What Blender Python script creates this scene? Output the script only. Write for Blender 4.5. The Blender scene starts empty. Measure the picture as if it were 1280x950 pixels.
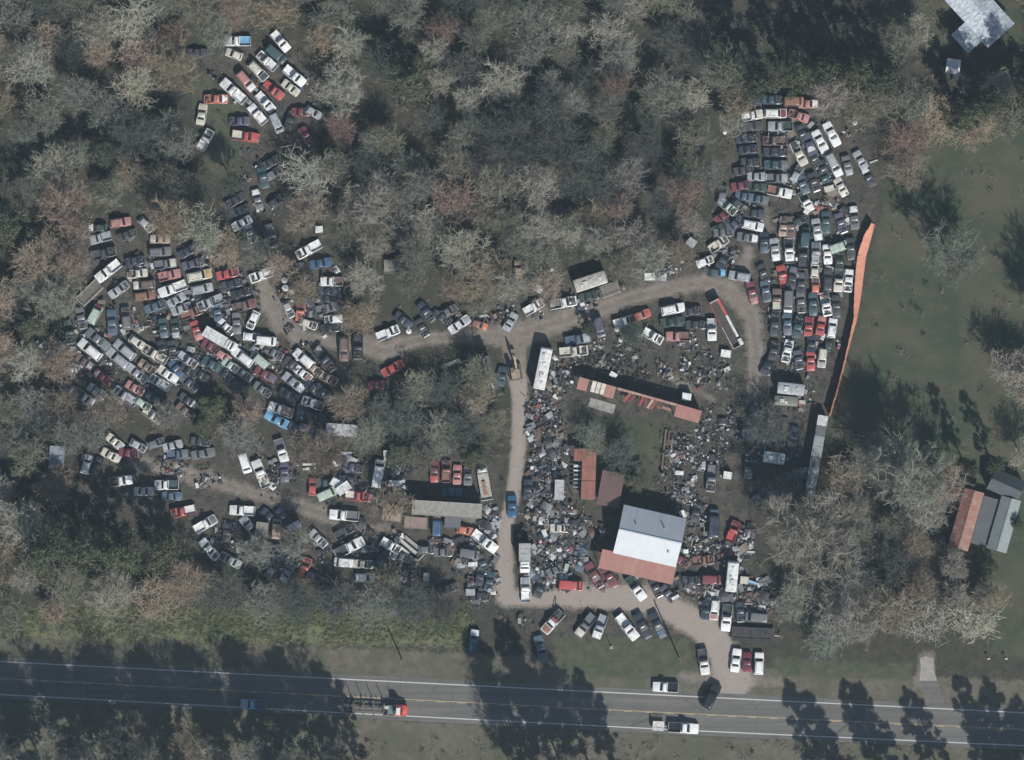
import bpy, bmesh, math, random
import numpy as np
from mathutils import Vector, Matrix
R = math.radians
S = 6.4                                    # photograph pixels per metre on the ground
def P(px, py): return ((px - 640) / S, (475 - py) / S)
scn = bpy.context.scene
COL = scn.collection
rng = random.Random(7)
nrg = np.random.default_rng(11)

# ------------------------------------------------------------------ helpers
class MB:
    """collects shapes, builds one mesh object"""
    def __init__(s): s.v = []; s.f = []; s.m = []
    def add(s, vs, fs, mi=0):
        b = len(s.v); s.v += [tuple(v) for v in vs]
        s.f += [tuple(i + b for i in f) for f in fs]; s.m += [mi] * len(fs); return s
    def box(s, c, d, rz=0, mi=0, top=1.0, ry=0):
        cx, cy, cz = c; hx, hy, hz = d[0] / 2, d[1] / 2, d[2] / 2
        vs = []
        M = Matrix.Rotation(rz, 3, 'Z') @ Matrix.Rotation(ry, 3, 'Y')
        for z, k in ((-hz, 1), (hz, top)):
            for x, y in ((-hx, -hy), (hx, -hy), (hx, hy), (-hx, hy)):
                p = M @ Vector((x * k, y * k, z)); vs.append((cx + p.x, cy + p.y, cz + p.z))
        return s.add(vs, [(3, 2, 1, 0), (4, 5, 6, 7), (0, 1, 5, 4), (1, 2, 6, 5), (2, 3, 7, 6), (3, 0, 4, 7)], mi)
    def cyl(s, a, b, r, n=10, mi=0, r2=None):
        a = Vector(a); b = Vector(b); d = (b - a).normalized()
        u = d.orthogonal().normalized(); w = d.cross(u)
        r2 = r if r2 is None else r2
        vs = [a + (u * math.cos(t) + w * math.sin(t)) * r for t in [2 * math.pi * i / n for i in range(n)]]
        vs += [b + (u * math.cos(t) + w * math.sin(t)) * r2 for t in [2 * math.pi * i / n for i in range(n)]]
        fs = [(i, (i + 1) % n, n + (i + 1) % n, n + i) for i in range(n)]
        fs += [tuple(range(n - 1, -1, -1)), tuple(range(n, 2 * n))]
        return s.add(vs, fs, mi)
    def ring(s, c, r, w, axis='z', n=12, mi=0, rz=0, tilt=0):
        vs = []; fs = []; k = 6
        M = Matrix.Rotation(rz, 3, 'Z') @ Matrix.Rotation(tilt, 3, 'X')
        for i in range(n):
            t = 2 * math.pi * i / n
            for j in range(k):
                q = 2 * math.pi * j / k
                rr = r + w * math.cos(q)
                p = Vector((rr * math.cos(t), rr * math.sin(t), w * 1.1 * math.sin(q)))
                p = M @ p; vs.append((c[0] + p.x, c[1] + p.y, c[2] + p.z))
        for i in range(n):
            for j in range(k):
                fs.append((i * k + j, ((i + 1) % n) * k + j, ((i + 1) % n) * k + (j + 1) % k, i * k + (j + 1) % k))
        return s.add(vs, fs, mi)
    def loft(s, secs, mi=0, caps=True):
        n = len(secs[0]); vs = [p for q in secs for p in q]; fs = []
        for i in range(len(secs) - 1):
            for j in range(n):
                a = i * n + j; b = i * n + (j + 1) % n
                fs.append((a, b, b + n, a + n))
        if caps:
            fs.append(tuple(range(n - 1, -1, -1))); fs.append(tuple((len(secs) - 1) * n + j for j in range(n)))
        return s.add(vs, fs, mi)
    def plate(s, q, t=.012, mi=0):
        """quad with thickness, q = 4 points"""
        q = [Vector(p) for p in q]; nn = (q[1] - q[0]).cross(q[3] - q[0]).normalized() * t
        vs = q + [p + nn for p in q]
        return s.add(vs, [(3, 2, 1, 0), (4, 5, 6, 7), (0, 1, 5, 4), (1, 2, 6, 5), (2, 3, 7, 6), (3, 0, 4, 7)], mi)
    def mesh(s, name, mats, smooth=False):
        me = bpy.data.meshes.new(name); me.from_pydata(s.v, [], s.f)
        for m in mats: me.materials.append(m)
        if len(mats) > 1: me.polygons.foreach_set('material_index', s.m)
        if smooth: me.polygons.foreach_set('use_smooth', [True] * len(me.polygons))
        me.validate(); me.update()
        bm = bmesh.new(); bm.from_mesh(me); bmesh.ops.recalc_face_normals(bm, faces=bm.faces)
        if smooth:
            for e in bm.edges:
                if len(e.link_faces) == 2 and e.calc_face_angle(0) > R(32): e.smooth = False
        bm.to_mesh(me); bm.free(); return me
    def build(s, name, mats, parent=None, col=None, smooth=False):
        if not isinstance(mats, (list, tuple)): mats = [mats]
        return link(name, s.mesh(name, mats, smooth), parent, col)

def link(name, data, parent=None, col=None):
    o = bpy.data.objects.new(name, data); COL.objects.link(o)
    if parent is not None: o.parent = parent
    if col is not None: o.color = (*col, 1)
    return o
def tag(o, label=None, cat=None, group=None, kind=None):
    if label: o['label'] = label
    if cat: o['category'] = cat
    if group: o['group'] = group
    if kind: o['kind'] = kind
    return o
def thing(name, label, cat, loc=(0, 0, 0), rz=0, group=None):
    o = link(name, None); o.location = loc; o.rotation_euler = (0, 0, rz)
    o.empty_display_size = .3
    return tag(o, label, cat, group)

# ------------------------------------------------------------------ materials
def newmat(name):
    m = bpy.data.materials.new(name); m.use_nodes = True
    nt = m.node_tree; b = nt.nodes['Principled BSDF']; return m, nt, b
def N(nt, t, **k):
    n = nt.nodes.new(t)
    for a, v in k.items():
        if a in n.inputs: n.inputs[a].default_value = v
        else: setattr(n, a, v)
    return n
def mixc(nt, f, a, b):
    n = nt.nodes.new('ShaderNodeMix'); n.data_type = 'RGBA'
    for s, v in ((0, f), (6, a), (7, b)):
        if isinstance(v, (int, float)): n.inputs[s].default_value = v
        elif isinstance(v, tuple): n.inputs[s].default_value = (*v, 1)
        else: nt.links.new(v, n.inputs[s])
    return n.outputs[2]
def ramp(nt, src, *pts):
    n = nt.nodes.new('ShaderNodeValToRGB'); cr = n.color_ramp
    while len(cr.elements) < len(pts): cr.elements.new(.5)
    for e, (p, c) in zip(cr.elements, pts):
        e.position = p; e.color = (c, c, c, 1) if isinstance(c, (int, float)) else (*c, 1)
    nt.links.new(src, n.inputs[0]); return n.outputs[0]
def noise(nt, scale, detail=4, rough=.6, vec=None, dist=0):
    n = nt.nodes.new('ShaderNodeTexNoise'); n.inputs['Scale'].default_value = scale
    n.inputs['Detail'].default_value = detail; n.inputs['Roughness'].default_value = rough
    n.inputs['Distortion'].default_value = dist
    if vec is not None: nt.links.new(vec, n.inputs['Vector'])
    return n.outputs['Fac']
def objvec(nt):
    """object coordinates shifted per object, so no two copies carry the same stains"""
    tc = nt.nodes.new('ShaderNodeTexCoord'); oi = nt.nodes.new('ShaderNodeObjectInfo')
    m = nt.nodes.new('ShaderNodeMath'); m.operation = 'MULTIPLY'; m.inputs[1].default_value = 57.
    nt.links.new(oi.outputs['Random'], m.inputs[0])
    a = nt.nodes.new('ShaderNodeVectorMath'); a.operation = 'ADD'
    nt.links.new(tc.outputs['Object'], a.inputs[0]); nt.links.new(m.outputs[0], a.inputs[1])
    return a.outputs[0], oi
def math_(nt, op, a, b):
    n = nt.nodes.new('ShaderNodeMath'); n.operation = op
    for i, v in enumerate((a, b)):
        if isinstance(v, (int, float)): n.inputs[i].default_value = v
        else: nt.links.new(v, n.inputs[i])
    return n.outputs[0]

def paint_mat():
    m, nt, b = newmat('weathered_paint'); v, oi = objvec(nt); L = nt.links
    dirt = ramp(nt, noise(nt, 1.3, 6, .7, v), (.50, 0.0), (.74, .85))
    rust = ramp(nt, noise(nt, 2.6, 5, .75, v, .6), (.62, 0.0), (.68, .9))
    fade = ramp(nt, noise(nt, .6, 3, .6, v), (.4, 0.), (.75, .22))
    c = mixc(nt, fade, oi.outputs['Color'], (.24, .24, .225))
    c = mixc(nt, dirt, c, (.10, .088, .068))
    c = mixc(nt, rust, c, (.11, .052, .033))
    L.new(c, b.inputs['Base Color'])
    r = mixc(nt, dirt, (.34, .34, .34), (.8, .8, .8)); L.new(r, b.inputs['Roughness'])
    b.inputs['Coat Weight'].default_value = .15; b.inputs['Coat Roughness'].default_value = .2
    return m
def clean_paint_mat():
    m, nt, b = newmat('clean_paint'); v, oi = objvec(nt); L = nt.links
    dirt = ramp(nt, noise(nt, 1.5, 5, .7, v), (.55, 0.0), (.8, .35))
    c = mixc(nt, dirt, oi.outputs['Color'], (.12, .11, .09))
    L.new(c, b.inputs['Base Color']); b.inputs['Roughness'].default_value = .28
    b.inputs['Coat Weight'].default_value = .3; return m
def flat_mat(name, col, rough=.7, metal=0, dcol=None, scale=3., amt=.6, useobj=False, bump=0):
    m, nt, b = newmat(name); v, oi = objvec(nt); L = nt.links
    f = ramp(nt, noise(nt, scale, 6, .7, v), (.42, 0.0), (.68, amt))
    base = oi.outputs['Color'] if useobj else col
    dc = dcol or tuple(c * .5 for c in col)
    L.new(mixc(nt, f, base, dc), b.inputs['Base Color'])
    b.inputs['Roughness'].default_value = rough; b.inputs['Metallic'].default_value = metal
    if bump:
        bp = N(nt, 'ShaderNodeBump'); bp.inputs['Strength'].default_value = bump; bp.inputs['Distance'].default_value = .05
        L.new(noise(nt, scale * 3, 5, .7, v), bp.inputs['Height']); L.new(bp.outputs[0], b.inputs['Normal'])
    return m
def glass_mat():
    m, nt, b = newmat('car_glass'); v, oi = objvec(nt)
    f = ramp(nt, noise(nt, 2., 4, .7, v), (.5, 0.), (.75, .5))
    nt.links.new(mixc(nt, f, (.018, .022, .026), (.11, .11, .10)), b.inputs['Base Color'])
    b.inputs['Roughness'].default_value = .16; b.inputs['IOR'].default_value = 1.5; return m
def bark_mat():
    m, nt, b = newmat('bark_and_twigs'); v, oi = objvec(nt)
    f = ramp(nt, noise(nt, .55, 4, .6, v), (.35, 0.), (.65, .6))
    d = N(nt, 'ShaderNodeMix'); d.data_type = 'RGBA'; d.blend_type = 'MULTIPLY'; d.inputs[0].default_value = 1
    nt.links.new(oi.outputs['Color'], d.inputs[6]); d.inputs[7].default_value = (.62, .60, .60, 1)
    nt.links.new(mixc(nt, f, oi.outputs['Color'], d.outputs[2]), b.inputs['Base Color'])
    b.inputs['Roughness'].default_value = .9; b.inputs['Specular IOR Level'].default_value = .2; return m
def leaf_mat():
    m, nt, b = newmat('foliage'); v, oi = objvec(nt)
    f = ramp(nt, noise(nt, .9, 4, .6, v), (.35, 0.), (.65, .8))
    nt.links.new(mixc(nt, f, oi.outputs['Color'], (.050, .058, .030)), b.inputs['Base Color'])
    b.inputs['Roughness'].default_value = .65; return m
def metal_roof_mat(name, base, stain, amt, rib=1.0, sc=.5, metal=0., rough=.45, axis='X'):
    m, nt, b = newmat(name); L = nt.links
    tc = nt.nodes.new('ShaderNodeTexCoord'); v = tc.outputs['Object']
    mp = nt.nodes.new('ShaderNodeMapping'); mp.inputs['Scale'].default_value = (1, .25, 1) if axis == 'X' else (.25, 1, 1)
    L.new(v, mp.inputs['Vector'])
    f = ramp(nt, noise(nt, sc * 2, 7, .75, mp.outputs[0], .4), (.42, 0.), (.66, amt))
    f2 = ramp(nt, noise(nt, sc * .6, 3, .6, v), (.4, 0.), (.7, .25))
    c = mixc(nt, f2, mixc(nt, f, base, stain), tuple(x * .65 for x in base))
    w = N(nt, 'ShaderNodeTexWave'); w.wave_type = 'BANDS'; w.bands_direction = axis; w.inputs['Scale'].default_value = rib
    L.new(v, w.inputs['Vector'])
    bp = N(nt, 'ShaderNodeBump'); bp.inputs['Strength'].default_value = .35; bp.inputs['Distance'].default_value = .04
    L.new(w.outputs['Fac'], bp.inputs['Height']); L.new(bp.outputs[0], b.inputs['Normal'])
    L.new(c, b.inputs['Base Color']); b.inputs['Roughness'].default_value = rough; b.inputs['Metallic'].default_value = metal
    return m

PAINT = paint_mat(); CPAINT = clean_paint_mat(); GLASS = glass_mat(); BARK = bark_mat(); LEAF = leaf_mat()
TYRE = flat_mat('tyre_rubber', (.022, .022, .024), .85, dcol=(.07, .065, .055))
RIM = flat_mat('wheel_rim', (.32, .32, .33), .5, .4, dcol=(.12, .08, .06))
DARK = flat_mat('engine_bay_black', (.018, .018, .02), .8, dcol=(.06, .045, .035))
GREASE = flat_mat('greasy_metal', (.13, .125, .12), .55, .3, dcol=(.12, .06, .035))
SEAT = flat_mat('cabin_trim', (.07, .06, .055), .9)
OBJC = flat_mat('painted_sheet', (.3, .3, .3), .5, dcol=(.12, .10, .08), amt=.6, useobj=True, scale=1.6)
STEEL = flat_mat('bare_steel', (.34, .34, .34), .5, .5, dcol=(.15, .09, .06))
CONC = flat_mat('concrete', (.30, .285, .26), .9, dcol=(.14, .13, .115), scale=1.2, bump=.3)
WOOD = flat_mat('weathered_wood', (.20, .165, .13), .85, dcol=(.10, .085, .07), scale=2.)

COLR = dict(wh=(.74, .75, .74), cr=(.56, .54, .46), si=(.34, .36, .38), gy=(.14, .148, .158), dg=(.042, .047, .055),
    bk=(.022, .024, .028), nv=(.022, .032, .055), sb=(.075, .12, .17), bl=(.03, .095, .18), lb=(.17, .40, .60),
    tl=(.03, .075, .09), dn=(.022, .045, .037), lg=(.40, .48, .42), rd=(.42, .075, .07), pk=(.42, .20, .19),
    mr=(.17, .035, .05), rs=(.24, .12, .085), br=(.15, .105, .09), tn=(.38, .29, .22), go=(.45, .3, .14),
    pg=(.085, .087, .13))
COLR['or'] = (.50, .17, .11)
CNAME = dict(wh='white', cr='cream', si='silver', gy='grey', dg='dark grey', bk='black', nv='navy', sb='steel blue',
    bl='blue', lb='light blue', tl='teal', dn='dark green', lg='pale green', rd='red', pk='faded red', mr='maroon',
    rs='rusty brown', br='brown', tn='tan', go='gold', pg='purple grey')
CNAME['or'] = 'orange'

# ------------------------------------------------------------------ vehicles
def sec(x, w, zb, zt, wi=None, d=0.):
    """one cross-section of a body shell; d > 0 sinks a bay between the side walls"""
    wi = w - .12 if wi is None else wi
    h = [(w * .86, zb), (w * .97, zb + .12), (w, zb + .34), (w * .985, zt - .16), (w * .93, zt - .03), (wi, zt), (wi - .01, zt - d - .001), (wi * .5, zt - d)]
    return [(x, y, z) for y, z in h] + [(x, -y, z) for y, z in reversed(h)]
def wheels(L, W, r=.33, fx=.30, rx=.30):
    out = []
    for x in (L * fx, -L * rx):
        for sy in (-1, 1):
            m = MB(); y0 = sy * (W / 2 - .20); y1 = sy * (W / 2 + .012)
            m.cyl((x, y0, r), (x, y1, r), r, 14, 0); m.cyl((x, y1 - sy * .001, r), (x, y1 + sy * .012, r), r * .6, 10, 1)
            out.append(m.mesh('wheel', [TYRE, RIM], True))
    return out
def cabin(m, W, zb, zr, x0, x1, r0, r1, tw=.14, mi=0):
    """greenhouse frustum: base from x1 (front) to x0 (rear), roof r1..r0; returns roof corners"""
    wb = W / 2 - .10; wt = W / 2 - .10 - tw
    xm = (x0 + x1) / 2
    def rg(xa, xb, w, z, e=.06):
        return [(xb, w - e * 2, z), (xb - e * 2, w, z), (xm, w + .015, z), (xa + e * 2, w, z), (xa, w - e * 2, z),
                (xa, -w + e * 2, z), (xa + e * 2, -w, z), (xm, -w - .015, z), (xb - e * 2, -w, z), (xb, -w + e * 2, z)]
    m.loft([rg(x0, x1, wb, zb), rg(r0 - .03, r1 + .03, wt + .01, zr - .06), rg(r0 + .04, r1 - .04, wt - .05, zr),
            rg(r0 + .35, r1 - .35, wt - .3, zr + .025)], mi, caps=False)
    n = len(m.v); k = list(range(n - 10, n)); m.f.append(tuple(k)); m.m.append(mi)
    wg = MB(); a = .90; o = .02
    def lerp(a_, b_, t): return a_ + (b_ - a_) * t
    def pane(xb, xr, sgn):
        za, zc = lerp(zb, zr - .06, .08), lerp(zb, zr - .06, .93)
        xa, xc = lerp(xb, xr + sgn * .03, .08) + sgn * o, lerp(xb, xr + sgn * .03, .93) + sgn * o
        ya, yc = wb - .13, wt - .09
        q = [(xa, -ya, za), (xa, ya, za), (xc, yc, zc), (xc, -yc, zc)]
        return q if sgn > 0 else q[::-1]
    ws = MB().plate(pane(x1, r1, 1)); rw = MB().plate(pane(x0, r0, -1))
    sw = []
    for sy in (1, -1):
        za, zc = lerp(zb, zr, .15), lerp(zb, zr, .82)
        ya = lerp(wb, wt, .15) + .022; yc = lerp(wb, wt, .82) + .022
        xa0, xa1 = lerp(x0, r0, .2) + .22, lerp(x1, r1, .2) - .25
        xc0, xc1 = lerp(x0, r0, .85) + .12, lerp(x1, r1, .85) - .12
        q = [(xa0, sy * ya, za), (xa1, sy * ya, za), (xc1, sy * yc, zc), (xc0, sy * yc, zc)]
        sw.append(MB().plate(q if sy < 0 else q[::-1]))
    return ws, rw, sw
def engine_mb(x, z, l=.9, seed=0):
    r = random.Random(seed); m = MB()
    m.box((x, 0, z), (l * .6, .5, .35), 0, 0); m.box((x - .02, .0, z + .2), (l * .5, .26, .12), .1, 1)
    m.cyl((x + .05, .05, z + .24), (x + .05, .05, z + .32), .19, 12, 1)
    m.box((x + l * .45, 0, z + .02), (.07, 1.1, .38), 0, 0)
    for i in range(5):
        m.box((x + r.uniform(-.4, .4) * l, r.choice((-1, 1)) * r.uniform(.35, .6), z + r.uniform(-.05, .1)), (r.uniform(.12, .3), r.uniform(.1, .25), r.uniform(.15, .3)), r.uniform(0, 1), r.choice((0, 1, 2)))
    for i in range(3):
        a = r.uniform(-.5, .5); m.cyl((x - .3, a, z + .2), (x + .4, a * .4 + r.uniform(-.3, .3), z + .22), .03, 5, 0)
    return m
def hood_mb(x0, x1, w0, w1, z0, z1, crown=.03):
    m = MB(); secs = []
    for i in range(6):
        t = i / 5; x = x0 + (x1 - x0) * t; w = w0 + (w1 - w0) * t; z = z0 + (z1 - z0) * t ** 1.4
        if i == 5: z -= .03
        ys = [-w, -w * .62, -w * .55, 0, w * .55, w * .62, w]
        top = [(x, y, z + (crown + (.015 if abs(y) < w * .58 else 0)) * (1 - (abs(y) / w) ** 2 * .9)) for y in ys]
        secs.append(top + [(x, y, z - .02) for y in reversed(ys)])
    m.loft(secs, 0); return m
VPARTS = {}
def vehicle_proto(kind, nh):
    key = (kind, nh)
    if key in VPARTS: return VPARTS[key]
    parts = []      # (name, mesh, colour slot 0 body 1 hood 2 rear, None = own material)
    add = lambda n, m, c=None, mats=None, sm=True: parts.append((n, m.mesh(n, mats or [PAINT], sm), c))
    W = {'s': 1.92, 'h': 1.78, 'w': 1.96, 'v': 2.04, 'p': 2.04, 'f': 2.2}[kind]; w = W / 2
    L = {'s': 4.9, 'h': 4.0, 'w': 4.8, 'v': 4.9, 'p': 5.3, 'f': 6.5}[kind]; l = L / 2
    b = MB()
    if kind in 'sh':
        zh, zc, zt = .86, .97, .99
        rx = -l * .52 if kind == 's' else -l * .86          # base of the rear window
        cx = l * .40
        dn = .30 if nh else 0
        if kind == 's':
            S_ = [sec(-l, w * .80, .38, .80), sec(-l + .07, w * .90, .26, .92), sec(-l + .35, w * .97, .20, zt), sec(rx, w, .18, zt),
                  sec(0, w, .18, .98), sec(cx, w, .18, zc)]
        else:
            S_ = [sec(-l, w * .86, .36, .85), sec(-l + .08, w * .94, .24, .97), sec(rx + .02, w, .2, zt), sec(0, w, .18, .98), sec(cx, w, .18, zc)]
        S_ += [sec(cx + .06, w, .18, zc), sec(cx + .07, w, .18, zc, w - .13, dn), sec(l * .7, w * .99, .18, zc - .03, w - .15, dn),
               sec(l - .30, w * .95, .2, zh, w * .78, dn), sec(l - .28, w * .94, .2, zh, w * .78), sec(l - .07, w * .86, .26, zh - .08), sec(l, w * .72, .36, zh - .2)]
        b.loft(S_, 0)
        r0, r1 = (rx + .62, cx - .72) if kind == 's' else (rx + .28, cx - .70)
        ws, rw, sw = cabin(b, W, zt - .03, 1.42, rx, cx, r0, r1)
        hz = zc + .012
        if not nh: add('hood', hood_mb(cx + .10, l - .16, w - .17, w * .70, hz, zh - .02), 1)
        else: add('engine', engine_mb(l * .68, .72, .9, 3), None, [DARK, GREASE, STEEL], False)
        if kind == 's': add('trunk_lid', hood_mb(rx - .06, -l + .10, w - .2, w * .78, zt + .008, zt - .05, .015), 2)
        bump = [(l + .02, w * .70), (-l - .02, w * .76)]; zbp = .48
    elif kind == 'w':
        zh, zc, zt = .98, 1.06, 1.08; cx = l * .44; rx = -l * .93; dn = .32 if nh else 0
        b.loft([sec(-l, w * .88, .36, .95), sec(-l + .06, w * .95, .26, 1.05), sec(rx + .05, w * .98, .24, zt), sec(0, w, .24, zt), sec(cx, w, .24, zc),
                sec(cx + .07, w, .24, zc, w - .13, dn), sec(l - .28, w * .95, .26, zh, w * .8, dn), sec(l - .26, w * .95, .26, zh, w * .8), sec(l - .05, w * .88, .3, zh - .07), sec(l, w * .78, .4, zh - .2)], 0)
        ws, rw, sw = cabin(b, W, zt - .03, 1.72, rx, cx, rx + .18, cx - .62, .13)
        if not nh: add('hood', hood_mb(cx + .10, l - .14, w - .17, w * .76, zc + .012, zh - .01), 1)
        else: add('engine', engine_mb(l * .7, .8, .9, 5), None, [DARK, GREASE, STEEL], False)
        for sy in (-1, 1): pass
        for sy in (-.55, .55): add('roof_rail', MB().box((-l * .28, sy, 1.765), (1.9, .04, .04)), None, [DARK], False)
        bump = [(l + .02, w * .78), (-l - .02, w * .86)]; zbp = .52
    elif kind == 'v':
        zh, zc = 1.05, 1.15; cx = l * .72; rx = -l * .97; dn = .3 if nh else 0
        b.loft([sec(-l, w * .9, .36, 1.1), sec(-l + .05, w * .96, .28, 1.2), sec(0, w, .26, 1.22), sec(cx, w, .26, zc),
                sec(cx + .05, w, .26, zc, w - .15, dn), sec(l - .16, w * .92, .28, zh, w * .78, dn), sec(l - .14, w * .92, .28, zh, w * .78), sec(l, w * .82, .36, zh - .2)], 0)
        ws, rw, sw = cabin(b, W, 1.12, 2.02, rx, cx, rx + .08, cx - .55, .09)
        if not nh: add('hood', hood_mb(cx + .07, l - .06, w - .2, w * .74, zc + .012, zh), 1)
        bump = [(l + .02, w * .82), (-l - .02, w * .88)]; zbp = .5
    elif kind == 'p':
        zh, zc, zt = 1.02, 1.10, 1.12; cx = l * .42; rx = -l * .12; dn = .34 if nh else 0; bd = .48
        b.loft([sec(-l, w * .92, .42, 1.02, w * .80), sec(-l + .03, w * .95, .36, zt, w - .12), sec(-l + .07, w * .97, .34, zt, w - .12, bd),
                sec(rx - .14, w * .98, .34, zt, w - .12, bd), sec(rx - .13, w * .98, .34, zt), sec(rx, w, .3, zt), sec(cx, w, .3, zc),
                sec(cx + .07, w, .3, zc, w - .13, dn), sec(l - .28, w * .96, .3, zh, w * .8, dn), sec(l - .26, w * .96, .3, zh, w * .8), sec(l - .05, w * .9, .34, zh - .07), sec(l, w * .8, .42, zh - .2)], 0)
        ws, rw, sw = cabin(b, W, zt - .03, 1.76, rx - .02, cx, rx + .16, cx - .62, .13)
        if not nh: add('hood', hood_mb(cx + .10, l - .14, w - .17, w * .78, zc + .012, zh - .01), 1)
        else: add('engine', engine_mb(l * .7, .82, .95, 6), None, [DARK, GREASE, STEEL], False)
        bm_ = MB(); xa, xb = -l + .08, rx - .15
        bm_.box(((xa + xb) / 2, 0, zt - bd + .012), (xb - xa - .02, W - .28, .02))
        for k in range(7): bm_.box(((xa + xb) / 2, -.66 + .22 * k, zt - bd + .03), (xb - xa - .04, .05, .02))
        for sx in (xa + .45, ): 
            for sy in (-1, 1): bm_.box(((xa + xb) / 2 - .1, sy * (w - .22), zt - bd + .13), (.95, .18, .24), top=.92)
        add('bed_liner', bm_, 2, [PAINT], False)
        bump = [(l + .02, w * .82), (-l - .03, w * .86)]; zbp = .55
    parts.insert(0, ('body', b.mesh('body', [PAINT], True), 0))
    add('windshield', ws, None, [GLASS], False)
    if not (nh and kind == 'h'): add('rear_window', rw, None, [GLASS], False)
    for q in sw: add('side_window', q, None, [GLASS], False)
    for x, bw in bump:
        m = MB(); m.box((x, 0, zbp), (.12, bw * 2, .14), 0, 0, .96); add('bumper', m, None, [STEEL], False)
    for q in wheels(L, W, .36 if kind in 'pvw' else .32): parts.append(('wheel', q, None))
    VPARTS[key] = (parts, L, W); return VPARTS[key]
VKIND = dict(s=('sedan', 'car'), h=('hatchback', 'car'), w=('station_wagon', 'car'), v=('van', 'van'), p=('pickup_truck', 'pickup truck'))
VWORD = dict(s='sedan', h='hatchback', w='station wagon', v='van', p='pickup truck')
VPLUR = dict(s='sedans', h='hatchbacks', w='station wagons', v='vans', p='pickup trucks')
VZONES = [('northwest woods clearing', 320, 105), ('gap below the northwest clearing', 320, 258), ('upper west lot', 165, 300), ('upper west lot', 235, 318),
    ('west lot trailer rows', 170, 352), ('west lot trailer rows', 245, 355), ('west bend by two round tanks', 345, 345), ('west bend by two round tanks', 385, 345), ('west bend by two round tanks', 395, 400),
    ('far left end of west lot', 85, 440), ('lower left slope of west lot', 115, 488), ('lower left slope of west lot', 170, 505), ('heart of west lot', 150, 420), ('heart of west lot', 200, 450),
    ('block below the white box truck', 275, 460), ('block above the white box truck', 290, 400), ('block above the white box truck', 215, 400), ('right block of west lot', 370, 460), ('right block of west lot', 330, 435),
    ('corner by the pale flat trailer', 370, 525), ('southwest track head', 145, 585), ('southwest track head', 200, 610), ('southwest track middle', 240, 560), ('southwest track lower curve', 280, 670),
    ('southwest track right side', 340, 580), ('southwest track right side', 400, 605), ('southwest scrap yard', 370, 690), ('southwest scrap yard', 445, 700), ('row by the long grey trailer', 545, 600), ('row by the long grey trailer', 450, 610),
    ('row below the long grey trailer', 560, 670), ('junk corner beside entrance lane', 590, 725), ('north edge of main lane left half', 530, 400), ('black pair on the lane', 438, 435), ('north edge of main lane right half', 680, 375),
    ('tree island left of central lane', 480, 480), ('grass island inside the lane loop', 740, 430), ('grass island inside the lane loop', 840, 405), ('lane corner below east lot', 915, 320), ('lane corner below east lot', 945, 360),
    ('top left columns of east lot', 935, 170), ('top rows of east lot', 975, 140), ('top rows of east lot', 972, 200), ('slanted top rows of east lot', 1020, 190), ('slanted top rows of east lot', 1060, 215), ('left edge of east lot', 920, 260),
    ('middle of east lot', 1020, 265), ('third row of east lot', 1020, 315), ('fourth row of east lot', 1015, 348), ('fifth row of east lot', 1005, 380), ('sixth row of east lot', 1005, 407), ('bottom row of east lot', 1005, 445),
    ('shady sheds below east lot', 955, 560), ('scrap field right of warehouse', 890, 640), ('scrap field right of warehouse', 870, 720), ('lower right yard corner', 920, 768), ('three by the highway entrance', 935, 828),
    ('angled row above the front grass', 770, 782), ('row under the red roof edge', 775, 725), ('junk field left of warehouse', 690, 700), ('central lane', 640, 630), ('highway edge', 831, 858), ('highway', 317, 880), ('highway', 870, 900),
    ('tree shadow by the entrance', 630, 805)]
VZONES.append(('highway entrance', 885, 850))
def vehicle(x, y, ang, Lp, kind, cols, nh, clean=False):
    parts, L, W = vehicle_proto(kind, nh)
    X, Y = P(x, y); k = Lp / S / L; k = max(.8, min(k, 1.2)); kw = max(.93, min(1.04, k ** .35)); kz = max(.92, min(1.03, k ** .5))
    o = thing(VKIND[kind][0], '', VKIND[kind][1], (X, Y, 0), R(ang)); o.scale = (k, kw, kz)
    jr = random.Random(int(x * 31 + y * 17))
    sunk = 0 if clean else jr.uniform(-.10, 0)
    o.location.z = sunk
    if not clean: o.rotation_euler = (R(jr.uniform(-1.2, 1.2)), R(jr.uniform(-1.5, 1.5)), R(ang))
    for n, me, ci in parts:
        c = None
        if ci is not None:
            c = COLR[cols[ci]]; j = jr.uniform(.88, 1.08) if ci else 1; c = tuple(min(.8, q * j) for q in c)
        q = link(n, me, o, c)
        if ci and cols[ci] != cols[0]: q['label'] = CNAME[cols[ci]] + ' ' + n.replace('_', ' ') + ' on a ' + CNAME[cols[0]] + ' body'
        if clean and ci is not None: q.material_slots[0].link = 'OBJECT'; q.material_slots[0].material = CPAINT
    return o
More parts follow.
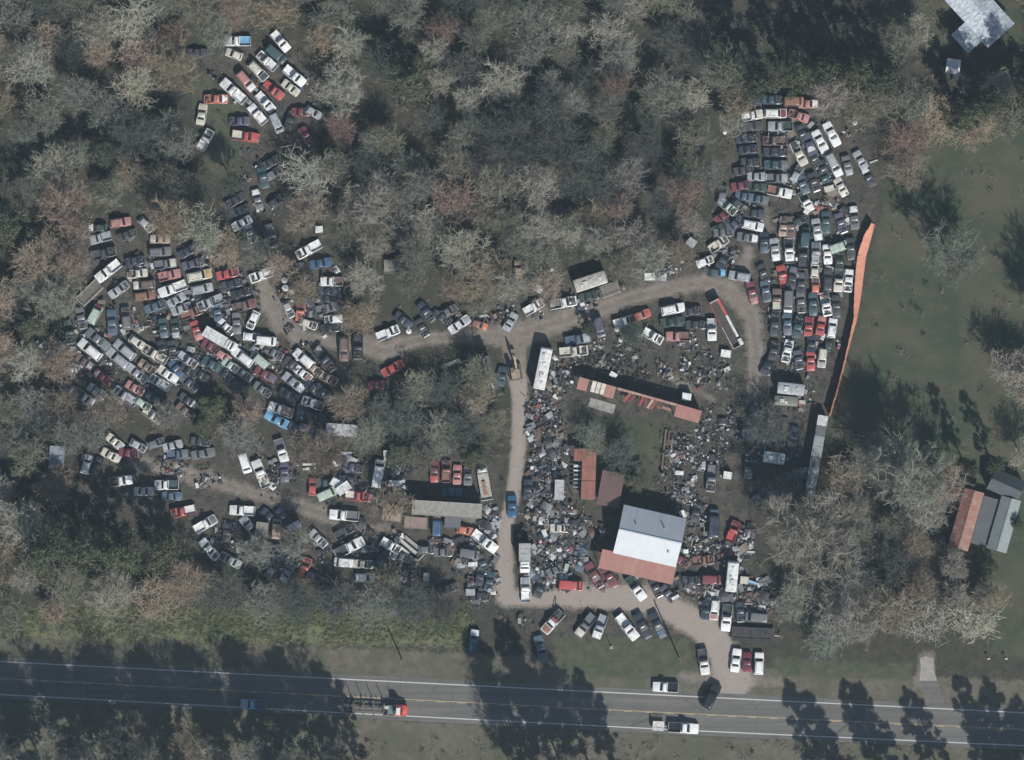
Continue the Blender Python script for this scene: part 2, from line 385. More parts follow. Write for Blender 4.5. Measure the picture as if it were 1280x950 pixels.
VDATA = '''
297 51.5 180 33 p wh/wh/lb
247 66.5 0 24 s dg
292.5 68 160 22 h cr
351 52 -50 29 p wh
345 68 -40 28 v tl
334 76.5 138 29 p wh n
323 89 -45 29 w cr/nv
307.5 101.5 -50 30 w pk/wh
292 114 138 38 p wh
270 124 180 30 s or/or/wh n
342 113 -38 29 p rd
332 128 -48 29 p wh
322 143 130 29 p wh
368.5 95 -40 32 p wh
363.5 110 -38 23 s cr
252.5 143 80 27 s cr
377 140 0 24 s mr
392 141 -30 22 h si
299 151.5 180 26 s pg/wh
307 170.5 -8 34 p rd/rd/cr
346 154 -65 24 v si
363 150 70 22 s dg n
257 175 60 29 p wh n
329 222 -75 27 s tl
342 217 30 22 h gy n
322 249 105 26 s gy/wh
339 203 30 22 s dg n
383 170 -60 24 s mr
294 251 210 27 s dg n
300 263 20 25 s nv
302.5 279 208 27 s wh
313 292 -65 22 s si
339.5 295 -75 30 p gy n
345 252 40 22 h dg n
386 312 208 34 p wh n
122 285 180 23 h dn/wh
151 278 8 26 w pk
183 281 -45 22 h si n
126 297.5 195 27 p si
159 294 20 24 s dg/cr n
200 299 180 25 s tn/cr
129 317 12 33 p dg/gy/dg n
200 315 5 28 w gy
235 314 30 24 s nv
169 326 10 25 s nv n
207 330 8 28 p gy/cr
241 330 15 27 s pg/rd
135.5 339 218 36 p wh
172 342 185 26 s cr/br
212 344 12 28 p pk
249.5 344.5 12 31 w cr/go
149 362 35 28 s si n
180 356 185 27 w br/cr
216 361 200 36 p wh
181 370 8 26 w rs
221 375 30 23 s si
253 361 12 27 w si
284.5 342.5 12 28 s rd n
290 355 15 27 s nv n
302 366 15 27 s bk
328 343.5 200 33 p wh n
263 378 202 34 p si n
305 382 15 30 p br/mr
296 404 -88 27 s gy
316.5 400 246 24 h wh n
361 387 -65 22 h si n
375.5 391 85 25 p or/mr
386 405 -20 22 h cr n
401 329 10 28 s bl
414.5 352 180 28 p wh/wh/br
411 364 0 26 s nv
409 385 15 29 p gy
410 374 5 26 s dg n
417 399 185 23 h wh n
413 410 5 26 s bk n
60 436 -45 33 p dg/dg/wh n
69.5 427 -45 27 s gy
87 415 -80 31 p dn n
102 398 -78 28 s gy n
119 393 62 23 v lg/mr
123 424 -40 36 s gy
113 437 140 34 w wh
148 448 140 34 w si
156 437 140 31 w si
140.5 402.5 94 33 s sb
158 398 95 28 w gy
172 428 -35 23 h cr
194 443 150 34 p cr/pk n
106 452 -35 25 s br/cr
129 472 -35 26 s rd/mr/wh
121.5 489 -35 26 s si n
106 497 -35 25 p wh/wh/dg
91 486 -40 24 s dg n
157 495 145 33 p si/wh n
169 485 -30 25 s pk n
195 499 -30 27 s nv/mr n
179 505 -35 23 h lg n
191 519 -35 22 p cr n
172 467 -40 29 s si n
185 459 -35 25 s tn n
200 478 150 28 p wh n
210 468 -35 29 s wh/wh/cr
237 479 -40 26 s pg/si n
235 450 -35 23 p si n
221 461 -50 23 s bl
236 464 -35 25 s bk n
236 501 -35 26 s dg/wh
232 514 -40 27 s br/gy n
266 456 -30 29 s tl
279 445 -35 22 h pk
264 433 -30 24 s mr
289 457 -35 25 s lg/dg n
282 468 -35 27 s dg
294 480 -35 25 s dg n
304 467 -35 25 s gy n
252 469 -35 24 s bk
303.5 446 142 30 w wh
283 409 -45 25 s wh n
246 413 -70 24 s rd/pk
204.5 410 -82 25 s tl/sb
219 410.5 -82 25 s dn/si
203 437 -80 24 s bk
216 438 -80 24 s dg n
227 386 20 26 s si/pg
240 391 20 22 p rs n
195 383 20 27 s sb/tl n
272 391 -80 25 s sb
325 450 140 25 v lg
332 468 -30 29 s mr/pg
333 426 -5 24 v wh
315 421 -5 22 h wh n
343 441 -30 24 s gy n
380 448 140 30 w wh
406 449 -52 37 p nv/dg n
409 472 -28 22 p tn n
366 456 -40 23 s dg n
379 467 -38 23 s wh/rs
393 461 -40 22 s tn/pk n
367 478 -40 32 s si/wh
393 486 -35 28 s nv/wh n
405 490 -40 27 s nv
361 493 -25 24 s dg n
328 487 -35 23 s gy n
391 504 160 28 p wh/dg/dg n
376 515 80 22 h tl
351 512 160 32 p wh/wh/tn
346.5 524.5 152 34 s lb
394 521 -5 25 p bk
386 537 -20 23 v gy
371 535 -25 24 s nv
430 436 -90 31 w br
447.5 434 -90 31 p bk/nv n
109 580 75 24 w wh
121.5 584 68 25 w dg/si n
144 552 -40 24 s cr/si
139 569 -28 26 s cr
161 566 -5 22 s mr/pk
173 557 -30 22 h si n
151 601 8 30 p wh/wh/bk
180 614 0 23 s cr
208.5 606 180 30 p wh/si/tl
215 620 0 25 s sb
229 639 192 31 p rd/pk/wh n
216 557 15 25 s si
222 568 5 27 p sb/gy
251 552 -5 25 s dg n
254 567 10 30 s gy
195 554 20 22 h gy n
306.5 579 -72 24 v wh
326 592 112 37 p wh/wh/cr
352 563 -72 30 p wh/wh/pg
356 590 -88 23 s pg
391 608 85 22 h rd
408 604 0 23 s tl n
409 617 25 23 v lg
425 606 -30 22 v wh
447 620 -5 31 p rd/rd/cr n
441 584 -10 23 s pg n
438 598 70 23 s dg n
473 592 80 36 v wh/br n
430 644 175 37 p wh/wh/gy
346 661 85 23 v tn
338 646 -40 27 s nv n
355 646 -50 23 s pg n
347 684 0 23 s dg
344 697 0 23 s nv/sb
340 711 60 22 h gy n
360 715 60 25 s si n
398 673 -45 27 s si n
392 720 -25 22 h nv/wh n
431 664 30 25 p dg n
437 684 27 40 p wh/wh/dg
430 703 175 23 v wh
454 705 -3 25 s cr/tl
456 722 0 24 w wh
381 710 70 24 p or/rs n
257 655 30 31 p wh/gy
262 686.5 -50 31 s wh n
288 700 152 30 s si/dg
313 659 -50 33 s si/dg
303 638 177 32 p wh
284 665 85 25 s dg
543 589 -90 28 s mr/rd
558 589 88 28 p rs/tn n
571.5 593 88 23 s pk
585 594 88 25 s gy n
565 615 0 25 s bl
546 657 88 24 v bl/tn
582 663 -10 22 h or
606 676.5 -38 37 p wh
489 682 -30 24 p wh n
604 705 -70 27 s tl n
554 690 0 24 s gy n
534 687 0 22 h gy n
587 692 -10 23 v gy
485 416 22 30 p wh n
504 400 -40 24 s nv
528 410 -60 25 s dg/wh n
533 390 -50 29 s nv n
553 397 -30 26 s dg n
574.5 405.5 35 30 s wh/si
560 390 30 24 s gy n
599 406 -20 22 h rs/or
638 402 60 24 s si
667 384 30 25 p wh n
648 336 90 22 h tn
704 378.5 10 34 p wh/wh/gy n
737 370 15 27 s dn/gy n
749 409 -75 25 v pg
722 424 10 32 p sb/si
717 439 5 36 p cr/lg n
780 402 15 24 p wh n
801 394 20 24 h or/rd
816 420 -30 22 p wh n
841 386.5 12 30 w wh
840 402.5 5 30 s dn
847 420.5 180 30 p pk/pk/br
864 389 10 23 s dg n
870 406 0 27 s dg n
889.5 412 -88 28 p wh/wh/si
924 345.5 170 27 w si
898 305 35 22 p cr n
941 282 -12 27 w wh
934 297 -8 27 s gy/wh
940 366 -75 29 s mr/pk
957 364 -80 27 s sb/dg
954 342 -70 22 s dg/wh n
904 325 60 23 s nv n
881 327 20 22 h wh n
896 341 0 22 h tl/lb
902 283 30 24 s dn
940 144.5 10 27 p wh/cr
969 142 0 28 w wh/mr
975 158 180 31 p si/si/dn
968 176 180 30 p br/cr n
969 190 0 31 s nv
970 206 0 31 s tl/gy
970.5 223 0 28 p gy/si
992 127 0 24 v rs/pk
1010 130 0 23 s pk/wh
998 145 160 27 s pk/wh n
937 127 0 26 s nv
965 125 0 27 s tl
939 158 5 27 s dg
932 173 5 27 s nv
935 187 8 25 s nv/si n
938 203 0 25 s dg/si n
946 221 0 24 s si
929 213 10 25 s dg n
1039.5 168 -62 33 s wh
1025 177 -62 31 s wh
1012 183 -68 35 s pg
1003 168 -65 24 s nv
998 192 118 33 s cr/dn
1042 206 -62 33 w si/wh
1059 207 -75 25 s gy/si
1075 200 120 23 s si
1085 221 118 26 s dg/wh
1018 199 -62 25 s dg n
1029 212 -65 23 s dg
996 217 60 22 h si n
1003 231 -65 22 s sb
1017 228 -70 25 s dg n
1031 224 -70 22 s tl n
1051 234 -62 25 s cr
1007 252 -62 24 p wh/wh/bk
974.5 240 -12 31 p wh/wh/rs
927 232 10 27 s mr n
946 234 -5 27 s dn
931 246 -10 23 s sb
948 249 -10 24 s sb/gy
943 267 -5 26 s dg/nv
909 258 -40 23 p lg n
924 257 -40 22 h dg/lg n
904 269 40 23 s mr n
919 280 40 25 s pg n
903 242 80 22 h gy n
904 291 5 23 s gy/si n
955 303 -88 27 s nv/sb
968.5 312 -82 29 s si/wh
979 283 85 25 s tn/dg
986 312 -86 29 p wh/wh/bk
1003.5 320 90 33 p dg/cr n
1020 317 90 29 p si/gy
1034 318 -85 24 s wh
1048 309 20 22 v lg
1049 326 90 22 s dn n
1063 311 -85 28 s dg
1021 287 -80 28 s si/wh
1006 297 85 22 v tl
1000 276 30 22 h dg/wh n
1051 279 -70 27 s pg
1067.5 272 95 30 s gy/wh
1032 278 -88 28 s tl
988 285 -88 29 s br
978 345 104 28 p rd
990 347 80 28 s dg/gy
1018 337 88 22 h cr/wh
1019 357 88 22 h or/pg
1034.5 350 88 29 w dg
1048 350 -94 30 p cr/cr/dg
1060.5 351 -96 29 s wh n
1001 354 88 28 s dg/pg
971 375 90 29 p br/br/cr
985 377 -92 28 v gy/wh
1001 378.5 -85 27 s gy n
1016 380 -88 29 s tl
1032 380.5 -80 30 p wh n
1045 383 -88 28 s dg
968 405 88 29 s dg/gy n
984 405 -88 28 s sb/gy
997 408 80 28 s tl/gy
1010.5 408 85 25 s rd/mr
1026 407 80 25 s rd/pk
1040 410 82 23 w wh
984 439 -102 29 s wh/wh/nv n
998 450 -80 25 s pg/wh n
1013 451 -88 25 s rd
1027.5 447 -96 25 w cr/si
1014 430 88 23 s nv
1036 428 80 22 h dn
960 456 60 27 s nv
967 438 80 23 s dg n
889 598 -95 34 p gy/si n
892 654 88 35 v nv/sb
916 664 70 23 p rd/or n
879 700 5 23 p rs n
889 724 -2 24 v mr
820 735 -65 26 s dg
835 742 -50 25 s pg/bk
893 762 -96 26 w wh/pk
882 762 86 24 s nv
908 772 -96 34 p wh/wh/dn
925 765 -85 26 s nv n
945 771 175 28 v gy
919.7 825 82 30 s wh
933.5 827 88 25 s mr
948.5 829 88 28 w wh
879.5 827 -82 33 p cr/wh/dg
831.5 858.5 177 32 p wh/wh/bk
854 909.5 -4 38 p wh/wh/bk
889 870 62 34 w bk
317 880 178 32 p lb/si/sb
732 781 232 33 p gy/cr
750 783 250 31 p si/wh
784 783.5 -52 37 p wh
803 782 -62 34 s dg
822 781 -65 34 s nv/sb
743 719 -60 36 s mr/dn
762 721 -62 30 s mr
795 735 -54 34 p wh/wh/dn
713 731 -5 30 v rd/pk n
657 737 92 31 p wh/si
640 633 -90 28 s bl
660 611 88 25 s nv
491 460.5 28 30 s rd n
473 481 5 24 s mr/pg n
472 495 70 22 h dn n
627 470 82 25 s tl
592 801 82 30 p bl/wh
676 810 -75 33 s sb/tl
560 736 20 23 s dg n
600 720 80 24 s nv n
503 696 -20 23 s gy n
476 700 50 22 s nv n
940 520 80 26 s nv
952 548 75 26 s dg n
935 585 88 26 s nv n
985 600 20 26 s dg
992 545 80 26 s nv
950 620 40 25 s dg n
870 640 80 24 s dg n
865 725 0 24 s nv n
850 700 -30 22 s mr n
695 712 25 24 s gy n
675 735 70 24 s dg n
700 660 0 24 s cr n
600 745 -5 24 s bk n
612 726 80 24 s tl
'''
SUN_E, SKY_E, EXPO, HAZE_D = 4.8, .075, .18, .000065
VEH = []
HWY = {(831.5, 858.5), (854, 909.5), (889, 870), (317, 880), (919.7, 825), (933.5, 827), (948.5, 829), (803, 782), (640, 633)}
for ln in VDATA.strip().splitlines():
    t = ln.split(); x, y, a, Lp = map(float, t[:4]); kd = t[4]; cs = t[5].split('/')
    c = [cs[0], cs[1] if len(cs) > 1 else cs[0], cs[2] if len(cs) > 2 else (cs[0] if len(cs) < 2 or kd != 's' else cs[0])]
    if len(t) == 6 and kd in 'shw' and cs[0] in ('dg', 'gy', 'nv', 'bk', 'si', 'mr', 'pg', 'tl') and rng.random() < .22 and (x, y) not in HWY: t.append('n')
    VEH.append(dict(x=x, y=y, a=a, L=Lp, k=kd, c=c, n=len(t) > 6))
def zone_of(x, y, zones):
    return min(zones, key=lambda z: (z[1] - x) ** 2 + (z[2] - y) ** 2)[0]
ORD = ['first', 'second', 'third', 'fourth', 'fifth', 'sixth', 'seventh', 'eighth', 'ninth', 'tenth', 'eleventh', 'twelfth', 'thirteenth', 'fourteenth', 'fifteenth', 'sixteenth'] + [str(i) + ('st' if i % 10 == 1 else 'nd' if i % 10 == 2 else 'rd' if i % 10 == 3 else 'th') for i in range(17, 60)]
EDGE = {('x', 0): 'leftmost', ('y', 0): 'topmost', ('x', 1): 'rightmost', ('y', 1): 'lowest'}
def rank_words(items, i):
    """items: list of (x, y); words saying which one item i is"""
    n = len(items)
    xs = sorted(p[0] for p in items); ys = sorted(p[1] for p in items)
    gap = lambda s: min([b - a for a, b in zip(s, s[1:])] + [99])
    ax = 'x' if gap(xs) >= gap(ys) else 'y'
    k = 0 if ax == 'x' else 1
    order = sorted(range(n), key=lambda j: items[j][k]); r = order.index(i)
    if r == 0: return EDGE[(ax, 0)]
    if r == n - 1: return EDGE[(ax, 1)]
    if r * 2 <= n: return ORD[r] + (' from the left' if ax == 'x' else ' from the top')
    return ORD[n - 1 - r] + (' from the right' if ax == 'x' else ' from the bottom')
groups = {}
for v in VEH:
    v['z'] = zone_of(v['x'], v['y'], VZONES)
    nm = CNAME[v['c'][0]]; w = VWORD[v['k']]
    if v['k'] != 'v' and v['n']: d = f"hoodless {nm} {w}"; pl = f"hoodless {nm} {VPLUR[v['k']]}"
    elif v['c'][1] != v['c'][0]: d = f"{nm} {w} with {CNAME[v['c'][1]]} hood"; pl = d.replace(w, VPLUR[v['k']])
    elif v['c'][2] != v['c'][0] and v['k'] in 'sp':
        pt = 'bed' if v['k'] == 'p' else 'trunk lid'
        d = f"{nm} {w} with {CNAME[v['c'][2]]} {pt}"; pl = d.replace(w, VPLUR[v['k']])
    else: d = f"{nm} {w}"; pl = f"plain {nm} {VPLUR[v['k']]}"
    v['d'] = d; v['pl'] = pl
    groups.setdefault((v['z'], pl), []).append(v)
seenlab = set()
VG = {}
for (z, pl), vs in groups.items():
    pts = [(v['x'], v['y']) for v in vs]
    for i, v in enumerate(vs):
        prep = 'on the' if 'lane' in z or 'highway' in z or 'edge' in z else 'in the'
        if z.startswith('junk') or z.startswith('scrap'): prep = 'in the'
        if len(vs) == 1:
            lab = f"{v['d']} {prep} {z}"
        else: lab = f"{v['d']}, {rank_words(pts, i)} such {prep} {z}"
        if len(lab.split()) > 16: lab = lab.replace('pickup truck', 'pickup').replace('station wagon', 'wagon')
        if len(lab.split()) > 16: lab = lab.replace(' from the ', ' from ').replace(' in the ', ' in ')
        v['lab'] = lab
for v in VEH:
    clean = (v['x'], v['y']) in HWY
    o = vehicle(v['x'], v['y'], v['a'], v['L'], v['k'], v['c'], v['n'], clean)
    o['label'] = v['lab']; o['group'] = ('vehicles on the road' if clean else 'vehicles in the ' + v['z'])
    if (v['x'], v['y']) == (889, 870): o.scale = (1.1, 1.08, 1.25)

# ------------------------------------------------------------------ bigger vehicles and trailers
def hub(o, L, W, xs, r=.5):
    ms = {}
    for x in xs:
        for sy in (-1, 1):
            q = MB().cyl((x, sy * (W / 2 - .32), r), (x, sy * (W / 2 + .0), r), r, 16, 0).build('wheel', TYRE, o, smooth=True)
            MB().cyl((x, sy * (W / 2), r), (x, sy * (W / 2 + .02), r), r * .55, 10, 0).build('rim', RIM, q, smooth=True)
def box_truck(x, y, ang, Lp, Wm, H, col, name='box_truck', label='', cabcol=None, cat='truck', cab=2.3, boxcol=None, group=None):
    X, Y = P(x, y); L = Lp / S; l = L / 2; o = thing(name, label, cat, (X, Y, 0), R(ang), group)
    bl = L - cab
    b = MB(); bx = -l + bl / 2
    b.box((bx, 0, (H + .95) / 2), (bl, Wm, H - .95)); 
    for k in range(int(bl / .6)):
        for sy in (-1, 1): b.box((-l + .3 + k * .6, sy * (Wm / 2 + .015), (H + .95) / 2), (.05, .03, H - 1.1))
    for sx in (-l + .04, -l + bl - .04): b.box((sx, 0, H + .015), (.08, Wm, .05))
    for sy in (-1, 1): b.box((bx, sy * (Wm / 2 - .03), H + .02), (bl - .2, .06, .06))
    b.build('cargo_box', [OBJC], o, boxcol or col)
    r = MB()
    for k in range(1, int(bl / 1.0)): r.box((-l + k * 1.0, 0, H + .012), (.04, Wm - .1, .03))
    r.build('roof_rib', [OBJC], o, tuple(c * .8 for c in (boxcol or col)))
    f = MB(); f.box((-l + L / 2, 0, .75), (L - .4, .9, .22)); f.build('chassis', [DARK], o)
    c = MB(); cl = cab; w = min(Wm, 2.1) / 2; c0 = l - cl + .05
    c.loft([sec(c0, w, .5, 1.5), sec(c0 + cl * .55, w, .5, 1.45), sec(l - .1, w * .92, .5, 1.25), sec(l, w * .85, .55, 1.05)])
    ws, rw, sw = cabin(c, w * 2, 1.42, 2.25, c0 + .02, c0 + cl * .62, c0 + .1, c0 + cl * .62 - .4, .1)
    c.build('cab', [PAINT], o, cabcol or col, True); ws.build('windshield', GLASS, o)
    for q in sw: q.build('side_window', GLASS, o)
    hood_mb(c0 + cl * .62 + .08, l - .1, w - .15, w * .7, 1.47, 1.28).build('hood', PAINT, o, cabcol or col, True)
    MB().box((l + .04, 0, .6), (.14, w * 1.8, .2)).build('bumper', STEEL, o)
    hub(o, L, 2.1, (l - .9, -l + bl * .25), .45); return o
def coach(x, y, ang, Lp, Wm, H, col, label, name='motorhome', cat='motorhome', vents=4, group=None):
    X, Y = P(x, y); L = Lp / S; l = L / 2; o = thing(name, label, cat, (X, Y, 0), R(ang), group); w = Wm / 2
    def s_(xx, ww, zt):
        h = [(ww * .9, .45), (ww, .6), (ww, zt - .25), (ww * .94, zt - .08), (ww * .8, zt), (0.3, zt + .04)]
        return [(xx, a, z) for a, z in h] + [(xx, -a, z) for a, z in reversed(h)]
    b = MB(); b.loft([s_(-l, w * .9, H - .1), s_(-l + .12, w, H), s_(0, w, H + .02), s_(l - .35, w, H), s_(l - .08, w * .93, H - .25), s_(l, w * .85, H - .8)])
    b.build('body', OBJC, o, col, True)
    for k in range(vents):
        xx = -l + (k + .7) * L / (vents + .4); yy = (-.3, .25, 0, .35)[k % 4]
        MB().box((xx, yy, H + .12), (.55, .55, .16), 0, 0, .8).build('roof_vent', OBJC, o, (.45, .46, .45) if k % 2 else (.7, .7, .68))
    m = MB().box((-l * .35, 0, H + .16), (1.0, .75, .26), 0, 0, .85); m.build('air_conditioner', OBJC, o, (.6, .6, .58))
    MB().plate([(l - .02, -w * .75, H - .95), (l - .02, w * .75, H - .95), (l - .14, w * .75, H - .3), (l - .14, -w * .75, H - .3)]).build('windshield', GLASS, o)
    for sy in (-1, 1):
        for k in range(max(2, int(L / 1.6))):
            MB().box((-l + .9 + k * 1.5, sy * (w + .01), H - .85), (.9, .03, .55)).build('window', GLASS, o)
    MB().box((l * .3, w + .012, H * .5 + .1), (.75, .03, 1.7)).build('door', OBJC, o, tuple(c * .8 for c in col))
    MB().box((l * .3 + .28, w + .04, H * .5), (.12, .04, .05)).build('handle', STEEL, o.children[-1])
    hub(o, L, Wm - .1, (l * .66, -l * .55), .42); return o
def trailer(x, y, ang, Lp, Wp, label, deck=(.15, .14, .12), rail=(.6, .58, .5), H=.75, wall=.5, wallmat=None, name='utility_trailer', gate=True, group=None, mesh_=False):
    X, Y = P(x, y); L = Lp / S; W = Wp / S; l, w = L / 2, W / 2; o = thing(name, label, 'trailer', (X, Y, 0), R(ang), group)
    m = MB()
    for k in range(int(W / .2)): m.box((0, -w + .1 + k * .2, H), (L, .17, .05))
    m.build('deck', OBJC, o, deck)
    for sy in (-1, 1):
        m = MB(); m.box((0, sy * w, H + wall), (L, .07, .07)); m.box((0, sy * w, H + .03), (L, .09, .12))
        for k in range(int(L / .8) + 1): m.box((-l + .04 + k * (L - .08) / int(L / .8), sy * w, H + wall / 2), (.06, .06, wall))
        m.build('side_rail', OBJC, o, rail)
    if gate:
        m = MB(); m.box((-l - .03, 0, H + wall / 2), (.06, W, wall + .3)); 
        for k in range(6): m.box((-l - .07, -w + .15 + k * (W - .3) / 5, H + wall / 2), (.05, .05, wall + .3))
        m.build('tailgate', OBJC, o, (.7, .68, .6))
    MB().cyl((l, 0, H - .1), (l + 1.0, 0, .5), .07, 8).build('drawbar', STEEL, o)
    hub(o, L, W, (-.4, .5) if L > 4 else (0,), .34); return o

box_truck(276, 424.5, -30, 45, 2.15, 3.0, (.60, .61, .60), label='long white box truck parked slantwise through the middle of the west lot')
box_truck(656, 697, -90, 37, 2.3, 3.4, (.70, .71, .71), label='white truck with pale grey box roof beside the lane entrance', boxcol=(.36, .37, .36))
coach(678.5, 460.5, 78.5, 53, 2.35, 3.1, (.70, .70, .68), 'white motorhome with vented roof at the fork of the dirt lanes')
coach(914.5, 720, 84, 38, 2.2, 2.9, (.74, .75, .74), 'white camper bus with roof vents in the lower right yard', name='camper_bus', cat='bus', vents=3)
coach(738, 352, 18, 42, 2.6, 2.6, (.42, .41, .37), 'weathered grey mobile camper with blotched roof above the dirt lane', name='travel_trailer', cat='trailer', vents=3)
coach(988, 486, -6, 34, 2.3, 2.6, (.36, .38, .40), 'silver grey camper below the bottom row of the east lot', name='travel_trailer', cat='trailer', vents=2)
coach(967, 572, -8, 27, 2.3, 2.6, (.36, .42, .42), 'pale teal camper standing in deep shade below the east lot', name='travel_trailer', cat='trailer', vents=2)
coach(982, 501, -4, 30, 1.9, 1.8, (.17, .18, .15), 'mossy grey pop-up camper below the silver camper', name='popup_camper', cat='trailer', vents=1)
trailer(113, 366, 44, 33, 14.5, 'brown decked utility trailer with pale tailgate left of the west lot rows', group='trailers')
trailer(763, 362, 20, 24, 14, 'empty pale frame trailer beside the grey camper above the lane', deck=(.2, .19, .17), gate=False, group='trailers')
trailer(941, 793, -3, 54, 17, 'long dark trailer shape standing in for tree shade and dark boat above entrance cars', deck=(.03, .032, .036), rail=(.05, .055, .06), wall=.7, gate=False, name='dark_shade_trailer', group='trailers')  # near-black deck and rails stand in for tree shade and a dark boat
trailer(823, 907, -3, 14, 11, 'small white trailer towed behind the pickup on the highway', deck=(.7, .68, .66), rail=(.75, .74, .72), wall=.6, name='towed_trailer', group='trailers')
trailer(495, 333, 2, 30, 17, 'weathered grey wooden wagon bed alone in the woods above the lane', deck=(.26, .25, .22), rail=(.22, .21, .19), wall=.25, gate=False, name='wagon_bed', group='trailers')
# closed long trailers
def long_box(x, y, ang, Lp, Wp, H, col, label, name='semi_trailer', cat='trailer', stain=True, legs=True):
    X, Y = P(x, y); L = Lp / S; W = Wp / S; l, w = L / 2, W / 2; o = thing(name, label, cat, (X, Y, 0), R(ang), 'closed trailers and containers')
    m = MB(); m.box((0, 0, (H + .9) / 2), (L, W, H - .9)); m.build('cargo_box', OBJC, o, col)
    m = MB()
    for k in range(int(L / .6) + 1):
        for sy in (-1, 1): m.box((-l + .05 + k * (L - .1) / int(L / .6), sy * (w + .02), (H + .9) / 2), (.05, .04, H - 1.))
    m.build('side_rib', OBJC, o, tuple(c * .85 for c in col))
    m = MB()
    for sy in (-1, 1): m.box((0, sy * (w - .02), H + .03), (L, .08, .07))
    for sx in (-1, 1): m.box((sx * (l - .04), 0, H + .032), (.08, W - .14, .07))
    m.build('roof_frame', OBJC, o, tuple(min(.8, c * 1.35) for c in col))
    m = MB()
    for k in range(1, int(L / 1.2)): m.box((-l + k * 1.2, 0, H + .012), (.05, W - .2, .024))
    m.build('roof_rib', OBJC, o, tuple(c * .88 for c in col))
    m = MB()
    for sy in (-.5, .5): m.box((-l - .03, sy * W * .48, (H + .9) / 2), (.05, W * .46, H - 1.05))
    m.build('rear_door', OBJC, o, tuple(c * .9 for c in col))
    if legs: MB().box((l * .5, 0, .45), (.2, W * .7, .9)).build('landing_leg', STEEL, o)
    hub(o, L, W, (-l * .75, -l * .75 + 1.15), .48); return o
long_box(559, 636, -3.5, 87, 18, 3.6, (.29, .285, .25), 'very long grey brown roofed semi trailer left of the central lane')
long_box(428, 537.5, -4, 40, 15, 3.2, (.44, .45, .45), 'pale grey flat roofed trailer at the right end of the west lot')
long_box(612, 466, -72, 42, 11, 3.9, (.075, .09, .105), 'tall dark narrow trailer with white edge near the lane fork')
long_box(491, 641, -8, 24, 19, 3.0, (.36, .29, .21), 'beige square container left of the long grey trailer', name='container', cat='container', legs=False)
long_box(520, 653, -4, 28, 14, 2.9, (.27, .20, .175), 'pinkish brown container just below the long grey trailer', name='container', cat='container', legs=False)
long_box(566, 653, -3, 20, 13, 2.7, (.11, .125, .145), 'slate container between the blue van and orange hatchback', name='container', cat='container', legs=False)
long_box(72.5, 571, 86, 27, 18, 2.6, (.25, .29, .34), 'lone silver blue container at the left edge beside deep shade', name='container', cat='container', legs=False)
long_box(430, 610, 35, 18, 11, 2.4, (.62, .63, .61), 'small white storage container in the southwest yard', name='container', cat='container', legs=False)
long_box(328, 661, 82, 17, 15, 2.3, (.23, .215, .19), 'taupe container in the lower curve of the southwest track', name='container', cat='container', legs=False)
long_box(368.5, 658, 30, 16, 10, 2.3, (.72, .71, .66), 'cream white camper shell container on the southwest scrap yard edge', name='container', cat='container', legs=False)
long_box(699, 612, 88, 25, 11, 2.3, (.42, .43, .44), 'narrow pale grey container left of the rust roofed barn', name='container', cat='container', legs=False)
# white edge rail of the tall trailer: long poles leaning on it
def beam(x, y, ang, Lp, Wp, z, h, col, label, name='loose_beam', cat='beam', grp='loose beams and boards', ry=0):
    X, Y = P(x, y); L = Lp / S; W = Wp / S
    m = MB(); m.box((0, 0, 0), (L, W, h), ry=R(ry)); m.box((0, W / 2 - .02, h * .6), (L, .04, h * .5), ry=R(ry)); m.box((0, -W / 2 + .02, h * .6), (L, .04, h * .5), ry=R(ry))
    o = m.build(name, [OBJC], None, col); o.location = (X, Y, z + h / 2); o.rotation_euler.z = R(ang); tag(o, label, cat, grp); return o
beam(607, 460, -76, 22, 2, 4.0, .08, (.72, .72, .7), 'upper white rail lying along the tall dark trailer')
beam(614, 478, -70, 15, 2, 4.0, .08, (.72, .72, .7), 'lower white rail lying along the tall dark trailer')
beam(563, 454.5, 22, 25, 4.5, .0, .2, (.42, .40, .32), 'pale straw coloured beam left of the tall dark trailer')
beam(388, 580.5, 2, 19, 3, .5, .1, (.62, .62, .58), 'upper of two white slabs beside the small red hatchback')
beam(389, 585.5, 8, 20, 3.5, .5, .1, (.60, .60, .56), 'lower of two white slabs beside the small red hatchback')
for i, (dx, dy, c) in enumerate(((0, 0, .44), (6, -4, .33), (-7, 3, .5))):
    beam(509 + dx, 682 + dy, -40, 30 - abs(dx), 4, .3 + .1 * i, .1, (c, c, c * .97), ('middle', 'upper right', 'lower left')[i] + ' pale plank of three slanting planks in the southwest yard')
for i, dx in enumerate((-3, 1.5, 6)):
    beam(833 + dx, 562 + i, 84, 52 - 6 * i, 2.6, .15, .25, ((.17, .10, .08), (.10, .065, .05), (.22, .17, .14))[i], ('left', 'middle', 'right')[i] + ' one of three long rusty girders behind the warehouse')
beam(588, 450, 12, 26, 2.5, .0, .15, (.3, .28, .24), 'thin grey board beside the dark trailer end')
beam(1092, 202, 20, 10, 2, .2, .1, (.6, .6, .6), 'short white bar at the far right of the east lot')
beam(686, 339, 20, 11, 3, .2, .15, (.7, .7, .7), 'short white bar in the brush above the lane')
beam(775, 338, 10, 9, 3, .2, .15, (.55, .56, .52), 'pale bar above the lane right of the grey camper')
beam(940, 728, -20, 12, 4, .5, .3, (.30, .45, .62), 'pale blue bar beside the white camper bus')
beam(938, 690, -2, 10, 2.5, .8, .1, (.62, .63, .64), 'short white bar right of the camper bus roof end')
beam(844, 746.5, 28, 10, 4, 1.2, .08, (.72, .72, .7), 'white board by the purple sedan under the red roof edge')
beam(604, 395, 5, 10, 2.5, .2, .2, (.7, .7, .7), 'short white bar above the rusty hatchback on the lane edge')
